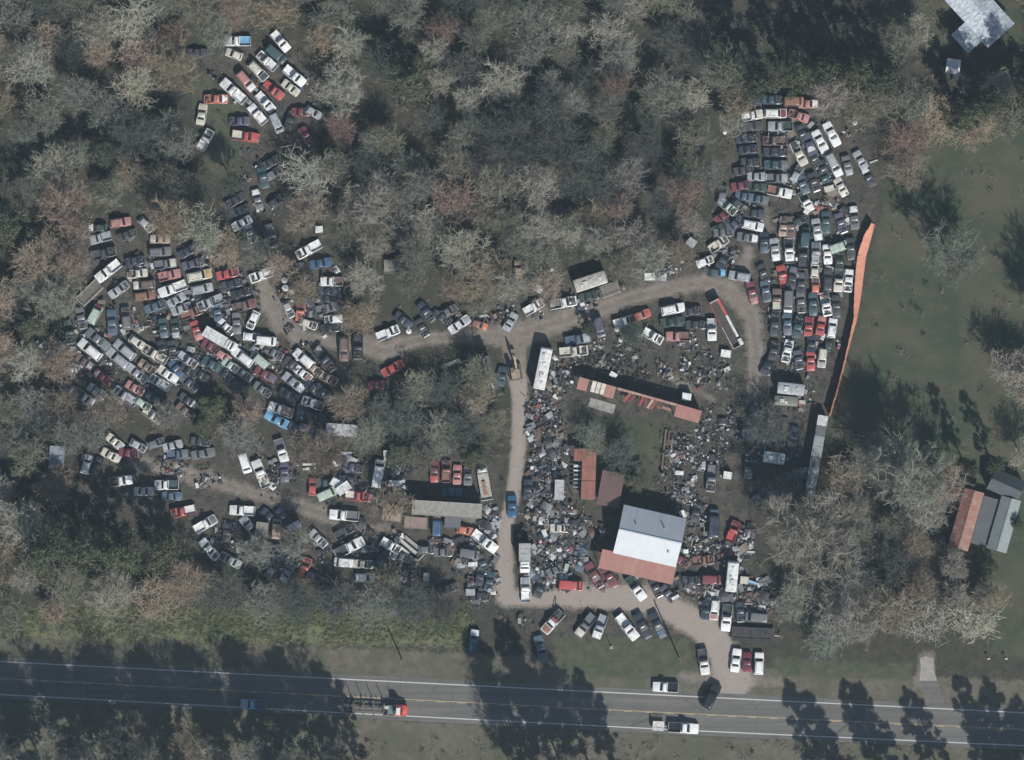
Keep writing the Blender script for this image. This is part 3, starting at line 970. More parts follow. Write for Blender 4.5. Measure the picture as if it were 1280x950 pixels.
beam(390, 724, -25, 11, 2, .5, .1, (.62, .63, .65), 'narrow pale strip among dark cars in the southwest yard')
beam(504, 724, -40, 8, 6, .4, .1, (.68, .7, .72), 'small white panel at the bottom of the southwest yard')
beam(495, 727, -40, 8, 5, .4, .1, (.3, .32, .34), 'small grey panel beside the white panel in the southwest yard')

# the open red and white trailer in the lane loop
def red_trailer():
    X, Y = P(907, 405); o = thing('open_trailer', 'long open red and white trailer standing on the grass island near the lane', 'trailer', (X, Y, 0), R(118))
    L = 10.2; W = 2.1; l, w = L / 2, W / 2
    m = MB()
    for k in range(9): m.box((0, -w + .12 + k * .23, 1.0), (L, .2, .06))
    m.build('deck', OBJC, o, (.06, .055, .055))
    rd, wt = (.46, .09, .075), (.66, .65, .63)
    for nm, y0, ww, a, b, c in (('side_wall', w - .06, .12, -.2, l, rd), ('side_wall', w - .06, .12, -l, -.2, (.60, .50, .46)),
                                ('side_box', -w + .2, .55, 1.6, l, rd), ('side_box', -w + .2, .5, -l + 1.8, 1.5, wt), ('side_box', -w + .15, .7, -l, -l + 1.4, wt)):
        q = MB(); q.box(((a + b) / 2, y0, 1.45), (b - a - .03, ww, .95)); q.box(((a + b) / 2, y0, 1.95), (b - a - .06, ww * .8, .07))
        for k in range(int((b - a) / .7)): q.box((a + .35 + k * .7, y0 + math.copysign(ww / 2 + .02, y0), 1.45), (.06, .04, .8))
        q.build(nm, OBJC, o, c)
    q = MB(); q.box((l - .1, 0, 1.5), (.2, W - .3, 1.0)); q.build('front_wall', OBJC, o, (.62, .5, .48))
    q = MB(); q.box((-l + .06, .2, 1.4), (.1, W - .9, .6)); q.build('tailgate', OBJC, o, wt)
    MB().box((0, 0, .8), (L - .3, .8, .25)).build('chassis', DARK, o)
    hub(o, L, W, (-l + 1.6, -l + 2.8, l - 1.2), .48)
red_trailer()
# flat bed truck left of the lane
def flatbed():
    X, Y = P(605, 602); o = thing('flatbed_truck', 'white flatbed truck with rusty cargo behind the long grey trailer', 'truck', (X, Y, 0), R(100))
    L = 7.3; l = L / 2; w = 1.05
    c = MB(); c.loft([sec(l - 1.9, w, .5, 1.4), sec(l - .7, w, .5, 1.35), sec(l, w * .85, .55, 1.1)])
    ws, rw, sw = cabin(c, 2.1, 1.33, 2.1, l - 1.85, l - .6, l - 1.7, l - 1.0, .1)
    c.build('cab', PAINT, o, (.45, .46, .47), True); ws.build('windshield', GLASS, o); rw.build('rear_window', GLASS, o)
    m = MB(); m.box((-1.0, 0, 1.0), (5.2, 2.1, .12)); 
    for k in range(9): m.box((-3.4 + k * .6, 0, 1.08), (.06, 2.1, .04))
    m.build('flat_bed', OBJC, o, (.42, .40, .35))
    MB().box((-3.62, 0, 1.25), (.1, 2.3, .6)).build('headboard', OBJC, o, (.7, .69, .66))
    MB().box((-1.2, .1, 1.25), (3.2, .7, .3), .03, 0, .8).build('cargo_crate', OBJC, o, (.28, .15, .11))
    MB().box((0, 0, .75), (L - .6, .8, .2)).build('chassis', DARK, o); hub(o, L, 2.1, (l - 1.0, -l + 1.4), .45)
flatbed()
# logging truck on the highway
def log_truck():
    X, Y = P(500, 887); o = thing('logging_truck', 'red cabbed logging truck with empty staked trailer on the highway', 'truck', (X, Y, .012), R(-3))
    c = MB(); c.loft([sec(-.9, 1.15, .6, 1.6), sec(.3, 1.15, .6, 1.6), sec(1.3, 1.0, .6, 1.45), sec(1.45, .9, .7, 1.3)])
    ws, rw, sw = cabin(c, 2.3, 1.55, 2.9, -.85, .45, -.8, .1, .06)
    c.build('cab', PAINT, o, (.58, .07, .05), True); ws.build('windshield', GLASS, o); rw.build('rear_window', GLASS, o)
    hood_mb(.55, 1.3, .9, .7, 1.63, 1.5).build('hood', PAINT, o, (.58, .07, .05), True)
    MB().box((-.35, 0, 3.08), (.9, 1.5, .28), 0, 0, .7).build('roof_fairing', OBJC, o, (.72, .7, .68))
    for sy in (-1, 1): MB().cyl((-1.05, sy * .95, 1.0), (-1.05, sy * .95, 3.4), .08, 8).build('exhaust_stack', STEEL, o)
    MB().box((-1.8, 0, 1.1), (1.3, 1.9, .5), 0, 0, .9).build('tractor_deck', OBJC, o, (.12, .2, .19))
    MB().box((-2.6, .35, 1.2), (.9, .7, .5), 0, 0, .9).build('side_tank', OBJC, o, (.45, .46, .44))
    m = MB()
    for sy in (-.42, .42): m.box((-6.5, sy, 1.15), (10.4, .16, .28))
    for k in range(9): m.box((-1.8 - k * 1.2, 0, 1.12), (.12, .9, .2))
    m.build('trailer_frame', DARK, o)
    for k in range(5):
        xx = -3.1 - k * 2.0
        q = MB(); q.box((xx, 0, 1.3), (.2, 2.4, .18)); q.build('bolster', GREASE, o)
        for sy in (-1, 1): MB().cyl((xx, sy * 1.15, 1.3), (xx, sy * 1.2, 3.7), .07, 7).build('stake', GREASE, o)
    hub(o, 12, 2.4, (.75, -1.6, -2.7, -9.2, -10.4), .5)
log_truck()
# loader on the central lane
def loader():
    X, Y = P(644, 465); o = thing('excavator', 'tan tracked excavator standing on the central lane below the fork', 'excavator', (X, Y, 0), R(100))
    for sy in (-1, 1):
        m = MB(); m.loft([[(xx, sy * 1.0 - .28, z1), (xx, sy * 1.0 + .28, z1), (xx, sy * 1.0 + .28, z2), (xx, sy * 1.0 - .28, z2)] for xx, z1, z2 in ((-1.6, .3, .5), (-1.4, .0, .8), (1.4, .0, .8), (1.6, .3, .5))])
        for k in range(14): m.box((-1.35 + k * .21, sy, .82), (.08, .6, .05))
        m.build('track', GREASE, o)
    MB().box((-.4, 0, 1.4), (1.9, 1.8, .9), 0, 0, .92).build('engine_housing', OBJC, o, (.33, .25, .18))
    MB().box((-1.35, 0, 1.3), (.5, 1.9, .7), 0, 0, .95).build('counterweight', OBJC, o, (.10, .09, .08))
    c = MB(); c.box((.45, .5, 1.9), (1.1, .8, 1.7), 0, 0, .88); c.build('cab', OBJC, o, (.12, .11, .09))
    MB().box((1.01, .5, 2.1), (.04, .6, .9)).build('windshield', GLASS, o)
    b = MB(); b.loft([[(xx, -.35 - h, z - h * 1.4), (xx, -.35 + h, z - h * 1.4), (xx, -.35 + h, z + h * 1.4), (xx, -.35 - h, z + h * 1.4)] for xx, z, h in ((.5, 1.5, .14), (1.6, 3.1, .2), (3.0, 3.6, .12))])
    b.build('boom', OBJC, o, (.34, .27, .12))
    MB().cyl((2.9, -.35, 3.6), (3.5, -.35, 1.6), .12, 8).build('dipper_arm', OBJC, o, (.34, .27, .12))
    q = MB(); q.loft([[(3.1 + a, -.8, z), (3.1 + a, .1, z), (3.1 + a + .12, .1, z), (3.1 + a + .12, -.8, z)] for a, z in ((.5, 1.55), (.3, 1.1), (.55, .7))]); q.build('bucket', GREASE, o)
loader()
# tow truck boom at the front row
def tow():
    X, Y = P(691, 777); o = thing('tow_truck', 'white and rusty tow truck with crane boom at the left end of the front row', 'tow truck', (X, Y, 0), R(228))
    parts, L, W = vehicle_proto('p', False)
    for n, me, ci in parts: link(n, me, o, None if ci is None else (COLR['wh'], COLR['rs'], COLR['dg'])[ci])
    m = MB(); m.cyl((-.9, .5, 1.1), (-2.7, .05, 2.9), .08, 8); m.cyl((-.9, -.5, 1.1), (-2.7, -.05, 2.9), .08, 8); m.cyl((-1.4, -.4, 1.9), (-1.4, .4, 1.9), .05, 6); m.build('crane_boom', GREASE, o)
    MB().cyl((-2.68, 0, 2.85), (-2.68, 0, 1.2), .03, 5).build('tow_cable', DARK, o)
    MB().box((-.55, 0, 1.35), (.5, 1.3, .5)).build('winch_box', OBJC, o, (.3, .07, .06))
tow()

# ------------------------------------------------------------------ small things
def cabinet(x, y, ang, Lp, Wp, H, col, label, name='metal_box', cat='box', grp='pale boxes lying about the yard'):
    X, Y = P(x, y); L = Lp / S; W = Wp / S; o = thing(name, label, cat, (X, Y, 0), R(ang), grp)
    MB().box((0, 0, H / 2), (L, W, H), 0, 0, .97).build('case', OBJC, o, col)
    m = MB(); m.box((0, 0, H + .03), (L * 1.02, W * 1.02, .06)); m.box((0, 0, H + .07), (L * .7, W * .7, .03)); m.build('lid', OBJC, o, col)
    MB().box((L / 2 + .02, 0, H * .5), (.04, W * .8, H * .8)).build('door', OBJC, o, tuple(c * .9 for c in col)); return o
for r in ((812, 346, 2, 13, 9, 1.2, 'wh', 'large white box on the upper verge of the dirt lane'),
          (864, 303.5, -35, 11, 10, 1.6, 'si', 'square pale box in the brush left of the east lot corner'),
          (399, 287, 5, 9, 8, 1., 'wh', 'square white box above the hoodless white pickup on the west bend'),
          (907, 442, -8, 12, 9, .9, 'wh', 'white box below the open red trailer'), (588, 740, 0, 11, 8, 1., 'si', 'square silver grille box in the junk corner beside the entrance'),
          (533, 721, 0, 7, 10, 1., 'si', 'upright grey white box at the bottom of the southwest yard'), (484, 569, 3, 8, 12, 1.4, 'wh', 'white box with slatted top left of the long grey trailer row'),
          (493, 604, -3, 14, 7, 1.0, 'wh', 'low white box above the long grey trailer left end'), (909, 594, -8, 10, 9, 1.4, 'wh', 'pinkish white box in the scrap field right of the central barn'),
          (930, 725, -6, 10, 9, 1.5, 'cr', 'cream box right of the white camper bus'), (766.5, 468.5, -30, 9, 6, 1., 'wh', 'white chest in the shadow of the long red shed'),
          (858, 496, -8, 11, 9, 1.6, 'wh', 'white box cab at the shadow end of the long red shed'), (849, 591, -4, 10, 5, .8, 'wh', 'narrow white box among the scrap above the warehouse'),
          (857, 689, 0, 6, 5, 1.2, 'wh', 'small white box touching the warehouse right side'), (852, 641, 20, 7, 6, 1.3, 'wh', 'small white box at the warehouse top right corner'),
          (1036, 236, 15, 12, 7, 1.1, 'cr', 'pinkish white box in the slanted rows of the east lot'), (591, 705, 5, 11, 5, .8, 'wh', 'flat white box in the middle of the junk corner'),
          (574, 346.5, 20, 11, 8, .8, 'si', 'grey white crate in the brush above the lane left half'), (673, 361, -40, 10, 8, .9, 'wh', 'white crate just above the main lane brush'),
          (603, 592, 60, 5, 6, .8, 'wh', 'tiny white crate beside the flatbed truck'), (708, 709, 75, 9, 5, 1.3, 'lg', 'pale green white fridge in the junk left of the warehouse'),
          (620, 656, 10, 11, 9, .8, 'si', 'silver crate where the entrance lane narrows')):
    cabinet(r[0], r[1], r[2], r[3], r[4], r[5], COLR[r[6]], r[7])
def tank(x, y, rp, H, col, label):
    X, Y = P(x, y); o = thing('round_tank', label, 'tank', (X, Y, 0), 0, 'round tanks'); r = rp / S
    MB().cyl((0, 0, 0), (0, 0, H), r, 20).build('shell', OBJC, o, col, True)
    MB().cyl((0, 0, H), (0, 0, H + r * .35), r * .98, 20, 0, r * .35).build('domed_top', OBJC, o, col, True)
    MB().cyl((0, 0, H + r * .33), (0, 0, H + r * .33 + .1), r * .25, 10).build('hatch', STEEL, o); return o
tank(356, 350.5, 3.6, 1.3, (.78, .78, .76), 'upper of two round white tanks beside the west bend lane')
tank(357, 360, 4.0, 1.3, (.78, .78, .76), 'lower of two round white tanks beside the west bend lane')
tank(89, 463, 3.4, 1.1, (.74, .74, .74), 'round white tank at the lower left of the west lot')
tank(779, 359, 4, 1., (.10, .06, .05), 'rusty brown round tank on the upper edge of the dirt lane')
tank(1068, 154, 2.8, 1.4, (.74, .74, .74), 'round white tank at the top right of the east lot')
tank(906, 165.5, 2.8, 1.0, (.70, .70, .70), 'round white tank in brush left of the east lot top')
tank(771, 412, 3, 1.0, (.60, .60, .60), 'pale round tank below the orange hatchback in the lane loop')
tank(511, 414, 3.5, .8, (.70, .70, .70), 'round white tank beside the navy sedan on the lane edge')
tank(308, 678, 2.2, 1., (.74, .74, .74), 'small round white tank in the lower southwest track curve')
# loose tyres heaped in the lane loop
tm = MB().ring((0, 0, 0), .27, .1, n=16).mesh('tyre', [TYRE], True)
tpos = []
for i in range(46):
    for _ in range(30):
        x = rng.uniform(722, 812); y = 443 + (x - 722) * .24 + rng.uniform(-10, 11)
        if all((x - a) ** 2 + (y - b) ** 2 > 22 for a, b in tpos): break
    tpos.append((x, y))
tpos.sort()
for i, (x, y) in enumerate(tpos):
    o = link('tyre', tm); X, Y = P(x, y); o.location = (X, Y, .11 + rng.uniform(0, .25)); o.rotation_euler = (rng.uniform(-.4, .4), rng.uniform(-.4, .4), 0)
    n_ = len(tpos); o.color = (.03, .03, .03, 1)
    k_ = i // 9; pos = ['left end', 'left part', 'middle', 'right part', 'right end'][min(k_, 4)]
    sub = [j for j in range(n_) if min(j // 9, 4) == min(k_, 4)]; rr = sub.index(i)
    tag(o, f"loose tyre, {ORD[rr]} from left in {pos} of the strip above the long shed", 'tyre', 'loose tyres above the long shed')
# poles
def pole(x, y, H, r, label, name='utility_pole', arm=True, col=None):
    X, Y = P(x, y); o = thing(name, label, 'pole', (X, Y, 0), R(10), 'poles')
    MB().cyl((0, 0, 0), (0, 0, H), r, 10, 0, r * .7).build('pole_shaft', WOOD if not col else OBJC, o, col, True)
    if arm:
        MB().box((0, 0, H - .5), (.12, 1.6, .12)).build('crossarm', WOOD, o)
        for sy in (-.7, .7): MB().cyl((0, sy, H - .44), (0, sy, H - .25), .05, 6).build('insulator', STEEL, o)
    else: MB().box((0, 0, .12), (.7, .7, .24), 0, 0, .8).build('base', CONC, o)
    return o
pole(847.5, 819, 10.2, .17, 'tall wooden utility pole with long shadow on the front grass')
pole(764, 809, 2.6, .09, 'short white post on the grass below the front row', name='white_post', arm=False, col=(.7, .7, .68))
pole(502, 823, 9, .14, 'slim pole on the verge above the logging truck', arm=True)
for i, (x, y) in enumerate(((1257, 823), (1235, 823))):
    X, Y = P(x, y); o = thing('mailbox', ('right' if i == 0 else 'left') + ' white mailbox on the grass near the right driveway', 'mailbox', (X, Y, 0), .2, 'mailboxes')
    MB().cyl((0, 0, 0), (0, 0, 1.0), .05, 8).build('post', WOOD, o)
    m = MB(); m.box((0, 0, 1.1), (.5, .25, .2)); m.cyl((-.25, 0, 1.2), (.25, 0, 1.2), .125, 10); m.build('letter_box', OBJC, o, (.7, .7, .7))
# ------------------------------------------------------------------ buildings
WHITE_ROOF = metal_roof_mat('white_metal_roof', (.53, .565, .59), (.44, .47, .50), .5, 4.0, .35)
SILVER_ROOF = metal_roof_mat('old_silver_roof', (.56, .60, .63), (.15, .20, .24), 1., 5., .8, .0, .5)
RED_ROOF = metal_roof_mat('faded_red_roof', (.26, .095, .072), (.30, .155, .12), .9, 5., .5)
RUST_ROOF = metal_roof_mat('rusted_roof', (.31, .125, .09), (.15, .09, .075), 1., 5., .9)
RUST2_ROOF = metal_roof_mat('rust_and_tan_roof', (.24, .09, .075), (.30, .24, .18), 1., 5., .7)
BROWN_ROOF = metal_roof_mat('brown_roof', (.13, .075, .065), (.10, .07, .06), .6, 5., .6)
GREY_ROOF = metal_roof_mat('grey_metal_roof', (.22, .25, .26), (.16, .19, .16), .7, 5., .6)
DGREY_ROOF = metal_roof_mat('dark_grey_roof', (.07, .08, .09), (.05, .055, .06), .6, 5., .6)
SIDING = flat_mat('metal_siding', (.5, .5, .48), .6, 0, (.25, .22, .18))
def gable(o, cx, cy, L, W, H, rise, mat, wallm=SIDING, over=.35, ridge=0., name='roof', open_=False, cap=True):
    """gable building in the thing's own frame, ridge along x"""
    l, w = L / 2, W / 2
    m = MB(); m.box((cx, cy, H / 2), (L, W, H))
    for sx in (-1, 1):
        x0 = cx + sx * (l - .08); x1 = cx + sx * (l - .002)
        m.loft([[(x, cy - w + .01, H), (x, cy + ridge, H + rise * .96), (x, cy + w - .01, H)] for x in (x0, x1)])
    m.build('wall', wallm, o)
    t = .07
    for sy in (-1, 1):
        ye = cy + sy * (w + over); yr = cy + ridge
        ze = H - rise * over / (w - sy * ridge)
        q = [(cx - l - over, ye, ze), (cx + l + over, ye, ze), (cx + l + over, yr, H + rise), (cx - l - over, yr, H + rise)]
        if sy > 0: q = q[::-1]
        MB().plate(q, t).build(name, mat, o)
    if cap: MB().box((cx, cy + ridge, H + rise + .07), (L + over * 2, .3, .08), 0, 0, .95).build('ridge_cap', mat, o)
def lean(o, cx, cy, L, W, z0, z1, mat, name='roof', t=.07, posts=True, over=.2):
    """single slope roof: z0 at -y edge, z1 at +y edge"""
    l, w = L / 2 + over, W / 2 + over
    MB().plate([(cx - l, cy - w, z0), (cx + l, cy - w, z0), (cx + l, cy + w, z1), (cx - l, cy + w, z1)], t).build(name, mat, o)
    if posts:
        for sx in (-1, 0, 1):
            for sy, z in ((-1, z0), (1, z1)):
                MB().box((cx + sx * (l - .3), cy + sy * (w - .25), z / 2 - .05), (.14, .14, z - .1)).build('post', WOOD, o)
# the white warehouse
X, Y = P(811.5, 669); wh = thing('warehouse', 'big metal warehouse with white and blue grey gabled roof and red lean-to', 'warehouse', (X, Y, 0), R(-12.8))
gable(wh, 0, 0, 12.0, 9.1, 4.2, 2.8, WHITE_ROOF, over=.25)
lean(wh, -1.0, -6.4, 14.4, 3.4, 3.2, 4.0, RED_ROOF, 'lean_to_roof')
for k in range(11):
    for sy in (-1, 1):
        xx = -5.6 + k * 1.12
        MB().plate([(xx - .02, sy * .1 - .0, 6.99), (xx + .02, sy * .1, 6.99), (xx + .02, sy * 4.75, 4.155), (xx - .02, sy * 4.75, 4.155)][::sy], .03 + .0).build('roof_seam', WHITE_ROOF, wh)
for xx, yy in ((-3.1, 1.6), (2.4, 2.1), (4.1, -2.2)): MB().cyl((xx, yy, 5.6), (xx, yy, 6.55 - abs(yy) * .1), .16, 10).build('roof_vent', STEEL, wh)
MB().box((3.2, -4.57, 1.6), (3.2, .06, 3.2)).build('roller_door', STEEL, wh); dr = MB().box((-2.5, -4.57, 1.05), (1., .06, 2.1)).build('door', GREASE, wh); MB().box((-2.15, -4.62, 1.0), (.12, .05, .05)).build('handle', STEEL, dr)
for x_ in (-4.5, 4.5):
    wn = MB().box((x_, 4.57, 2.2), (1.3, .06, 1.)).build('window', GLASS, wh); MB().box((x_, 4.62, 1.66), (1.4, .12, .06)).build('sill', STEEL, wn)
X, Y = P(763, 611); o = thing('brown_shed', 'low brown roofed shed between the rust roofed barn and the white warehouse', 'shed', (X, Y, 0), R(-10))
MB().box((0, 0, 1.1), (3.6, 5.8, 2.2)).build('wall', WOOD, o); lean(o, 0, 0, 4.0, 6.4, 2.3, 2.7, BROWN_ROOF, posts=False)
MB().box((-1.82, .5, 1.0), (.05, .9, 1.9)).build('door', GREASE, o)
X, Y = P(729, 593); barn = thing('rust_roofed_barn', 'orange rust roofed barn with open slatted bay right of the central lane', 'barn', (X, Y, 0), R(-2))
MB().box((.95, 0, 1.3), (2.5, 9.6, 2.6)).build('wall', WOOD, barn)
for i, (yy, ll) in enumerate(((3.3, 3.5), (.2, 2.6), (-2.9, 3.4))):
    MB().plate([(-.35, yy - ll / 2, 2.95), (2.4, yy - ll / 2, 2.62), (2.4, yy + ll / 2, 2.62), (-.35, yy + ll / 2, 2.95)], .06).build('roof', RUST_ROOF, barn)
MB().plate([(-1.95, 2.6, 2.7), (-.38, 2.6, 2.93), (-.38, 5.0, 2.93), (-1.95, 5.0, 2.7)], .06).build('bay_roof', RUST_ROOF, barn)
for k, (yy, c) in enumerate(((1.6, .62), (.75, .74), (-.1, .16), (-.95, .45), (-1.7, .14), (-2.5, .25), (-3.3, .10))):
    MB().box((-1.2, yy, 1.5 + .05 * (k % 2)), (1.45, .5 if k % 2 == 0 else .3, .12)).build('bay_shelf', OBJC, barn, (c, c, c))
for yy in (-4.4, -1., 2.): MB().box((-1.9, yy, 1.3), (.14, .14, 2.6)).build('post', WOOD, barn)
# long shed
X, Y = P(800, 500); ls = thing('long_shed', 'long ruined shed with patchwork red and cream roof above the grassy garden', 'shed', (X, Y, 0), R(-15.5))
MB().box((0, 1.05, 1.5), (24.0, .12, 3.0)).build('wall', WOOD, ls)
seg = [(-11.6, 2.0, RUST_ROOF, 2.4), (-8.9, 2.6, None, 2.2), (-6.2, 2.0, RUST_ROOF, 2.4), (.8, 3.4, None, 1.4), (9.6, 5.0, RED_ROOF, 2.5)]
for xc, ll, mt, ww in seg:
    if mt: MB().plate([(xc - ll / 2, 1.2 - ww, 2.6), (xc + ll / 2, 1.2 - ww, 2.6), (xc + ll / 2, 1.2, 3.1), (xc - ll / 2, 1.2, 3.1)], .06).build('roof', mt, ls)
for k in range(3):
    MB().plate([(-9.9 + k * .95, -1.0, 2.5 + .03 * k), (-9.1 + k * .95, -1.0, 2.5 + .03 * k), (-9.1 + k * .95, 1.2, 3.0 + .03 * k), (-9.9 + k * .95, 1.2, 3.0 + .03 * k)], .05).build('roof', OBJC, ls, ((.60, .56, .48), (.5, .46, .4), (.64, .58, .48))[k])
MB().plate([(-4.9, .75, 2.95), (7.2, .75, 2.95), (7.2, 1.22, 3.06), (-4.9, 1.22, 3.06)], .05).build('roof_edge', RUST2_ROOF, ls)
for k, (xx, a, c) in enumerate(((-2.6, 65, (.40, .10, .09)), (-1.6, 60, (.22, .05, .06)), (.3, 80, (.36, .08, .09)), (1.2, 100, (.3, .06, .07)), (2.1, 72, (.55, .45, .40)), (2.8, 70, (.36, .09, .08)), (4.4, 15, (.16, .07, .06)), (5.4, -5, (.26, .13, .11)))):
    MB().box((xx, -.25, 1.1 + .1 * k), (2.0, .55, .07), R(a), ry=R(12)).build('fallen_sheet', OBJC, ls, c)
for xx in (-12.4, -10.4, -7.5, -5.1, 7.2, 12.): MB().box((xx, -1.05, 1.25), (.14, .14, 2.5)).build('post', WOOD, ls)
X, Y = P(752, 507); MBs = MB().box((0, 0, .05), (5.2, 1.9, .1), 0, 0, .97); o = MBs.build('concrete_slab', CONC); o.location = (X, Y, .012); o.rotation_euler.z = R(-16); tag(o, 'broken pale concrete slab below the cream panels of the long shed', 'slab')
# houses
X, Y = P(1213.5, 6); hs = thing('silver_roofed_house', 'house with patchy silver metal gable roof in the top right corner', 'house', (X, Y, 0), R(132))
gable(hs, 3.5, 0, 23.2, 6.4, 3.0, 1.5, SILVER_ROOF, over=.3)
W_ = hs; MBx = MB()
o = W_
gable(hs, -4.2, 5.0, 4.4, 3.6, 2.8, .9, SILVER_ROOF, over=.25, cap=False)
MB().box((-8.12, 0, 1.4), (.05, 1.2, 1.2)).build('window', GLASS, hs); MB().box((-6.43, 5.2, 1.05), (.05, 1, 2.1)).build('door', GREASE, hs)
X, Y = P(1190, 84); o = thing('small_white_shed', 'small white roofed shed below the silver roofed house', 'shed', (X, Y, 0), R(-8))
gable(o, 0, 0, 2.4, 2.6, 2.2, .5, WHITE_ROOF, over=.15); MB().box((.9, -1.9, 1.0), (1.1, 1.2, 2.0)).build('annex', OBJC, o, (.5, .42, .38)); MB().box((0, -1.32, .95), (.8, .04, 1.9)).build('door', GREASE, o)
X, Y = P(1206, 649); o = thing('rust_roofed_house', 'long house with rusty red and tan roof at the right edge', 'house', (X, Y, 0), R(74))
gable(o, 0, 0, 11.4, 3.5, 2.7, .9, RUST2_ROOF, over=.2)
for k in (-3, 0, 3):
    wn = MB().box((k, 1.77, 1.5), (1.1, .05, .9)).build('window', GLASS, o); MB().box((k, 1.82, 1.0), (1.2, .12, .06)).build('sill', CONC, wn)
X, Y = P(1232, 652); o = thing('dark_link_roof', 'low dark flat roofed link between the rust roofed and grey roofed houses', 'shed', (X, Y, 0), R(74))
MB().box((0, 0, 1.0), (9.0, 3.6, 2.0)).build('wall', SIDING, o); lean(o, 0, 0, 9.6, 3.9, 2.15, 2.3, DGREY_ROOF, posts=False, over=0)
X, Y = P(1253, 655); o = thing('grey_roofed_house', 'long house with pale grey metal roof at the right edge', 'house', (X, Y, 0), R(74))
gable(o, 0, 0, 10.2, 3.5, 2.8, .8, GREY_ROOF, over=.2)
for k in (-3, 0, 3):
    wn = MB().box((k, -1.77, 1.5), (1.1, .05, .9)).build('window', GLASS, o); MB().box((k, -1.82, 1.0), (1.2, .12, .06)).build('sill', CONC, wn)
X, Y = P(1256, 606); o = thing('slate_roofed_house', 'dark slate gabled house above the grey roofed house', 'house', (X, Y, 0), R(-24))
gable(o, 0, 0, 6.0, 3.8, 2.8, 1.3, DGREY_ROOF, over=.25); MB().box((0, -1.92, 1.5), (1.2, .05, .9)).build('window', GLASS, o)
# narrow shed at the fence end
X, Y = P(1019, 571); o = thing('narrow_fence_shed', 'long narrow grey roofed shed continuing the orange fence line', 'shed', (X, Y, 0), R(80))
MB().box((0, 0, 1.1), (16.0, 1.7, 2.2)).build('wall', WOOD, o)
for k in range(8):
    mt = (GREY_ROOF, DGREY_ROOF, GREY_ROOF, GREY_ROOF, DGREY_ROOF, GREY_ROOF, GREY_ROOF, DGREY_ROOF)[k] if k else None
    xc = 7.2 - k * 2.05
    f = MB().plate([(xc - 1.0, -1.0, 2.3 + .02 * (k % 2)), (xc + 1.0, -1.0, 2.3 + .02 * (k % 2)), (xc + 1.0, 1.0, 2.5 + .02 * (k % 2)), (xc - 1.0, 1.0, 2.5 + .02 * (k % 2))], .06)
    f.build('roof', mt or OBJC, o, (.5, .52, .53) if not mt else None)
for i, (x, y, L_, W_, a) in enumerate(((938, 543, 3.4, 2.2, 5), (1000, 592, 3.0, 2.2, 10))):
    X, Y = P(x, y); o = thing('lean_to_hut', ('left', 'right')[i] + ' small dark roofed hut in the shade below the east lot', 'hut', (X, Y, 0), R(a))
    MB().box((0, 0, .9), (L_ - .3, W_ - .3, 1.8)).build('wall', WOOD, o); lean(o, 0, 0, L_, W_, 1.9, 2.2, DGREY_ROOF, posts=False, over=0)

# orange fence
fp = [(1091, 280), (1084, 297), (1077, 320), (1074, 345), (1071.5, 372), (1069, 398), (1062, 426), (1055, 455), (1046, 490), (1037, 520)]
FEN = flat_mat('orange_fence_sheet', (.56, .24, .165), .75, 0, (.42, .21, .15), scale=1.)
fo = thing('orange_fence', 'tall orange sheet fence leaning over between the east lot and the lawn', 'fence', (0, 0, 0))
for i in range(len(fp) - 1):
    a = Vector((*P(*fp[i]), 0)); b = Vector((*P(*fp[i + 1]), 0)); d = (b - a).normalized(); nrm = Vector((-d.y, d.x, 0))
    if nrm.x > 0: nrm = -nrm
    lk = [.8, 1.6, 1.75, 1.7, 1.4, .8, .5, .4, .4, .4]
    la, lb = lk[i], lk[i + 1]; za, zb = 2.3 - la * .45, 2.3 - lb * .45
    n_ = max(2, int((b - a).length / .45)); secs = []
    for k in range(n_ + 1):
        t = k / n_; p = a + (b - a) * t; q = la + (lb - la) * t; z = za + (zb - za) * t; wv = .03 * math.sin(k * 2.1) + .03 * math.sin(k * 5.3)
        secs.append([tuple(p + nrm * (-q / 2) + Vector((0, 0, .03))), tuple(p + nrm * (wv - q * .05) + Vector((0, 0, z * .55))), tuple(p + nrm * (q / 2 + wv) + Vector((0, 0, z))),
                     tuple(p + nrm * (q / 2 + wv + .05) + Vector((0, 0, z - .02))), tuple(p + nrm * (wv - q * .05 + .05) + Vector((0, 0, z * .53))), tuple(p + nrm * (-q / 2 + .05) + Vector((0, 0, .01)))])
    MB().loft(secs).build('fence_sheet', FEN, fo)
    for t in (.0, .5):
        p = a + (b - a) * t; MB().cyl(tuple(p + nrm * .1), tuple(p + nrm * (.2 + la * .3) + Vector((0, 0, 2.2 - la * .4))), .06, 6).build('post', WOOD, fo)

# ------------------------------------------------------------------ ground
def seg_dist(px, py, pts, ext=True):
    """signed-ish distance in photo px to a polyline of (x, y, halfwidth): negative inside"""
    best = np.full(px.shape, 1e9)
    for (x0, y0, w0), (x1, y1, w1) in zip(pts, pts[1:]):
        dx, dy = x1 - x0, y1 - y0; t = np.clip(((px - x0) * dx + (py - y0) * dy) / (dx * dx + dy * dy), 0, 1)
        d = np.hypot(px - x0 - t * dx, py - y0 - t * dy) - (w0 + (w1 - w0) * t); best = np.minimum(best, d)
    return best
def inpoly(px, py, poly):
    r = np.zeros(px.shape, bool); n = len(poly); j = n - 1
    for i in range(n):
        xi, yi = poly[i]; xj, yj = poly[j]
        if yi != yj: r ^= ((yi > py) != (yj > py)) & (px < (xj - xi) * (py - yi) / (yj - yi) + xi)
        j = i
    return r
def polydist(px, py, poly):
    q = [(x, y, 0) for x, y in poly] + [(*poly[0], 0)]
    d = seg_dist(px, py, q); return np.where(inpoly(px, py, poly), -d, d)
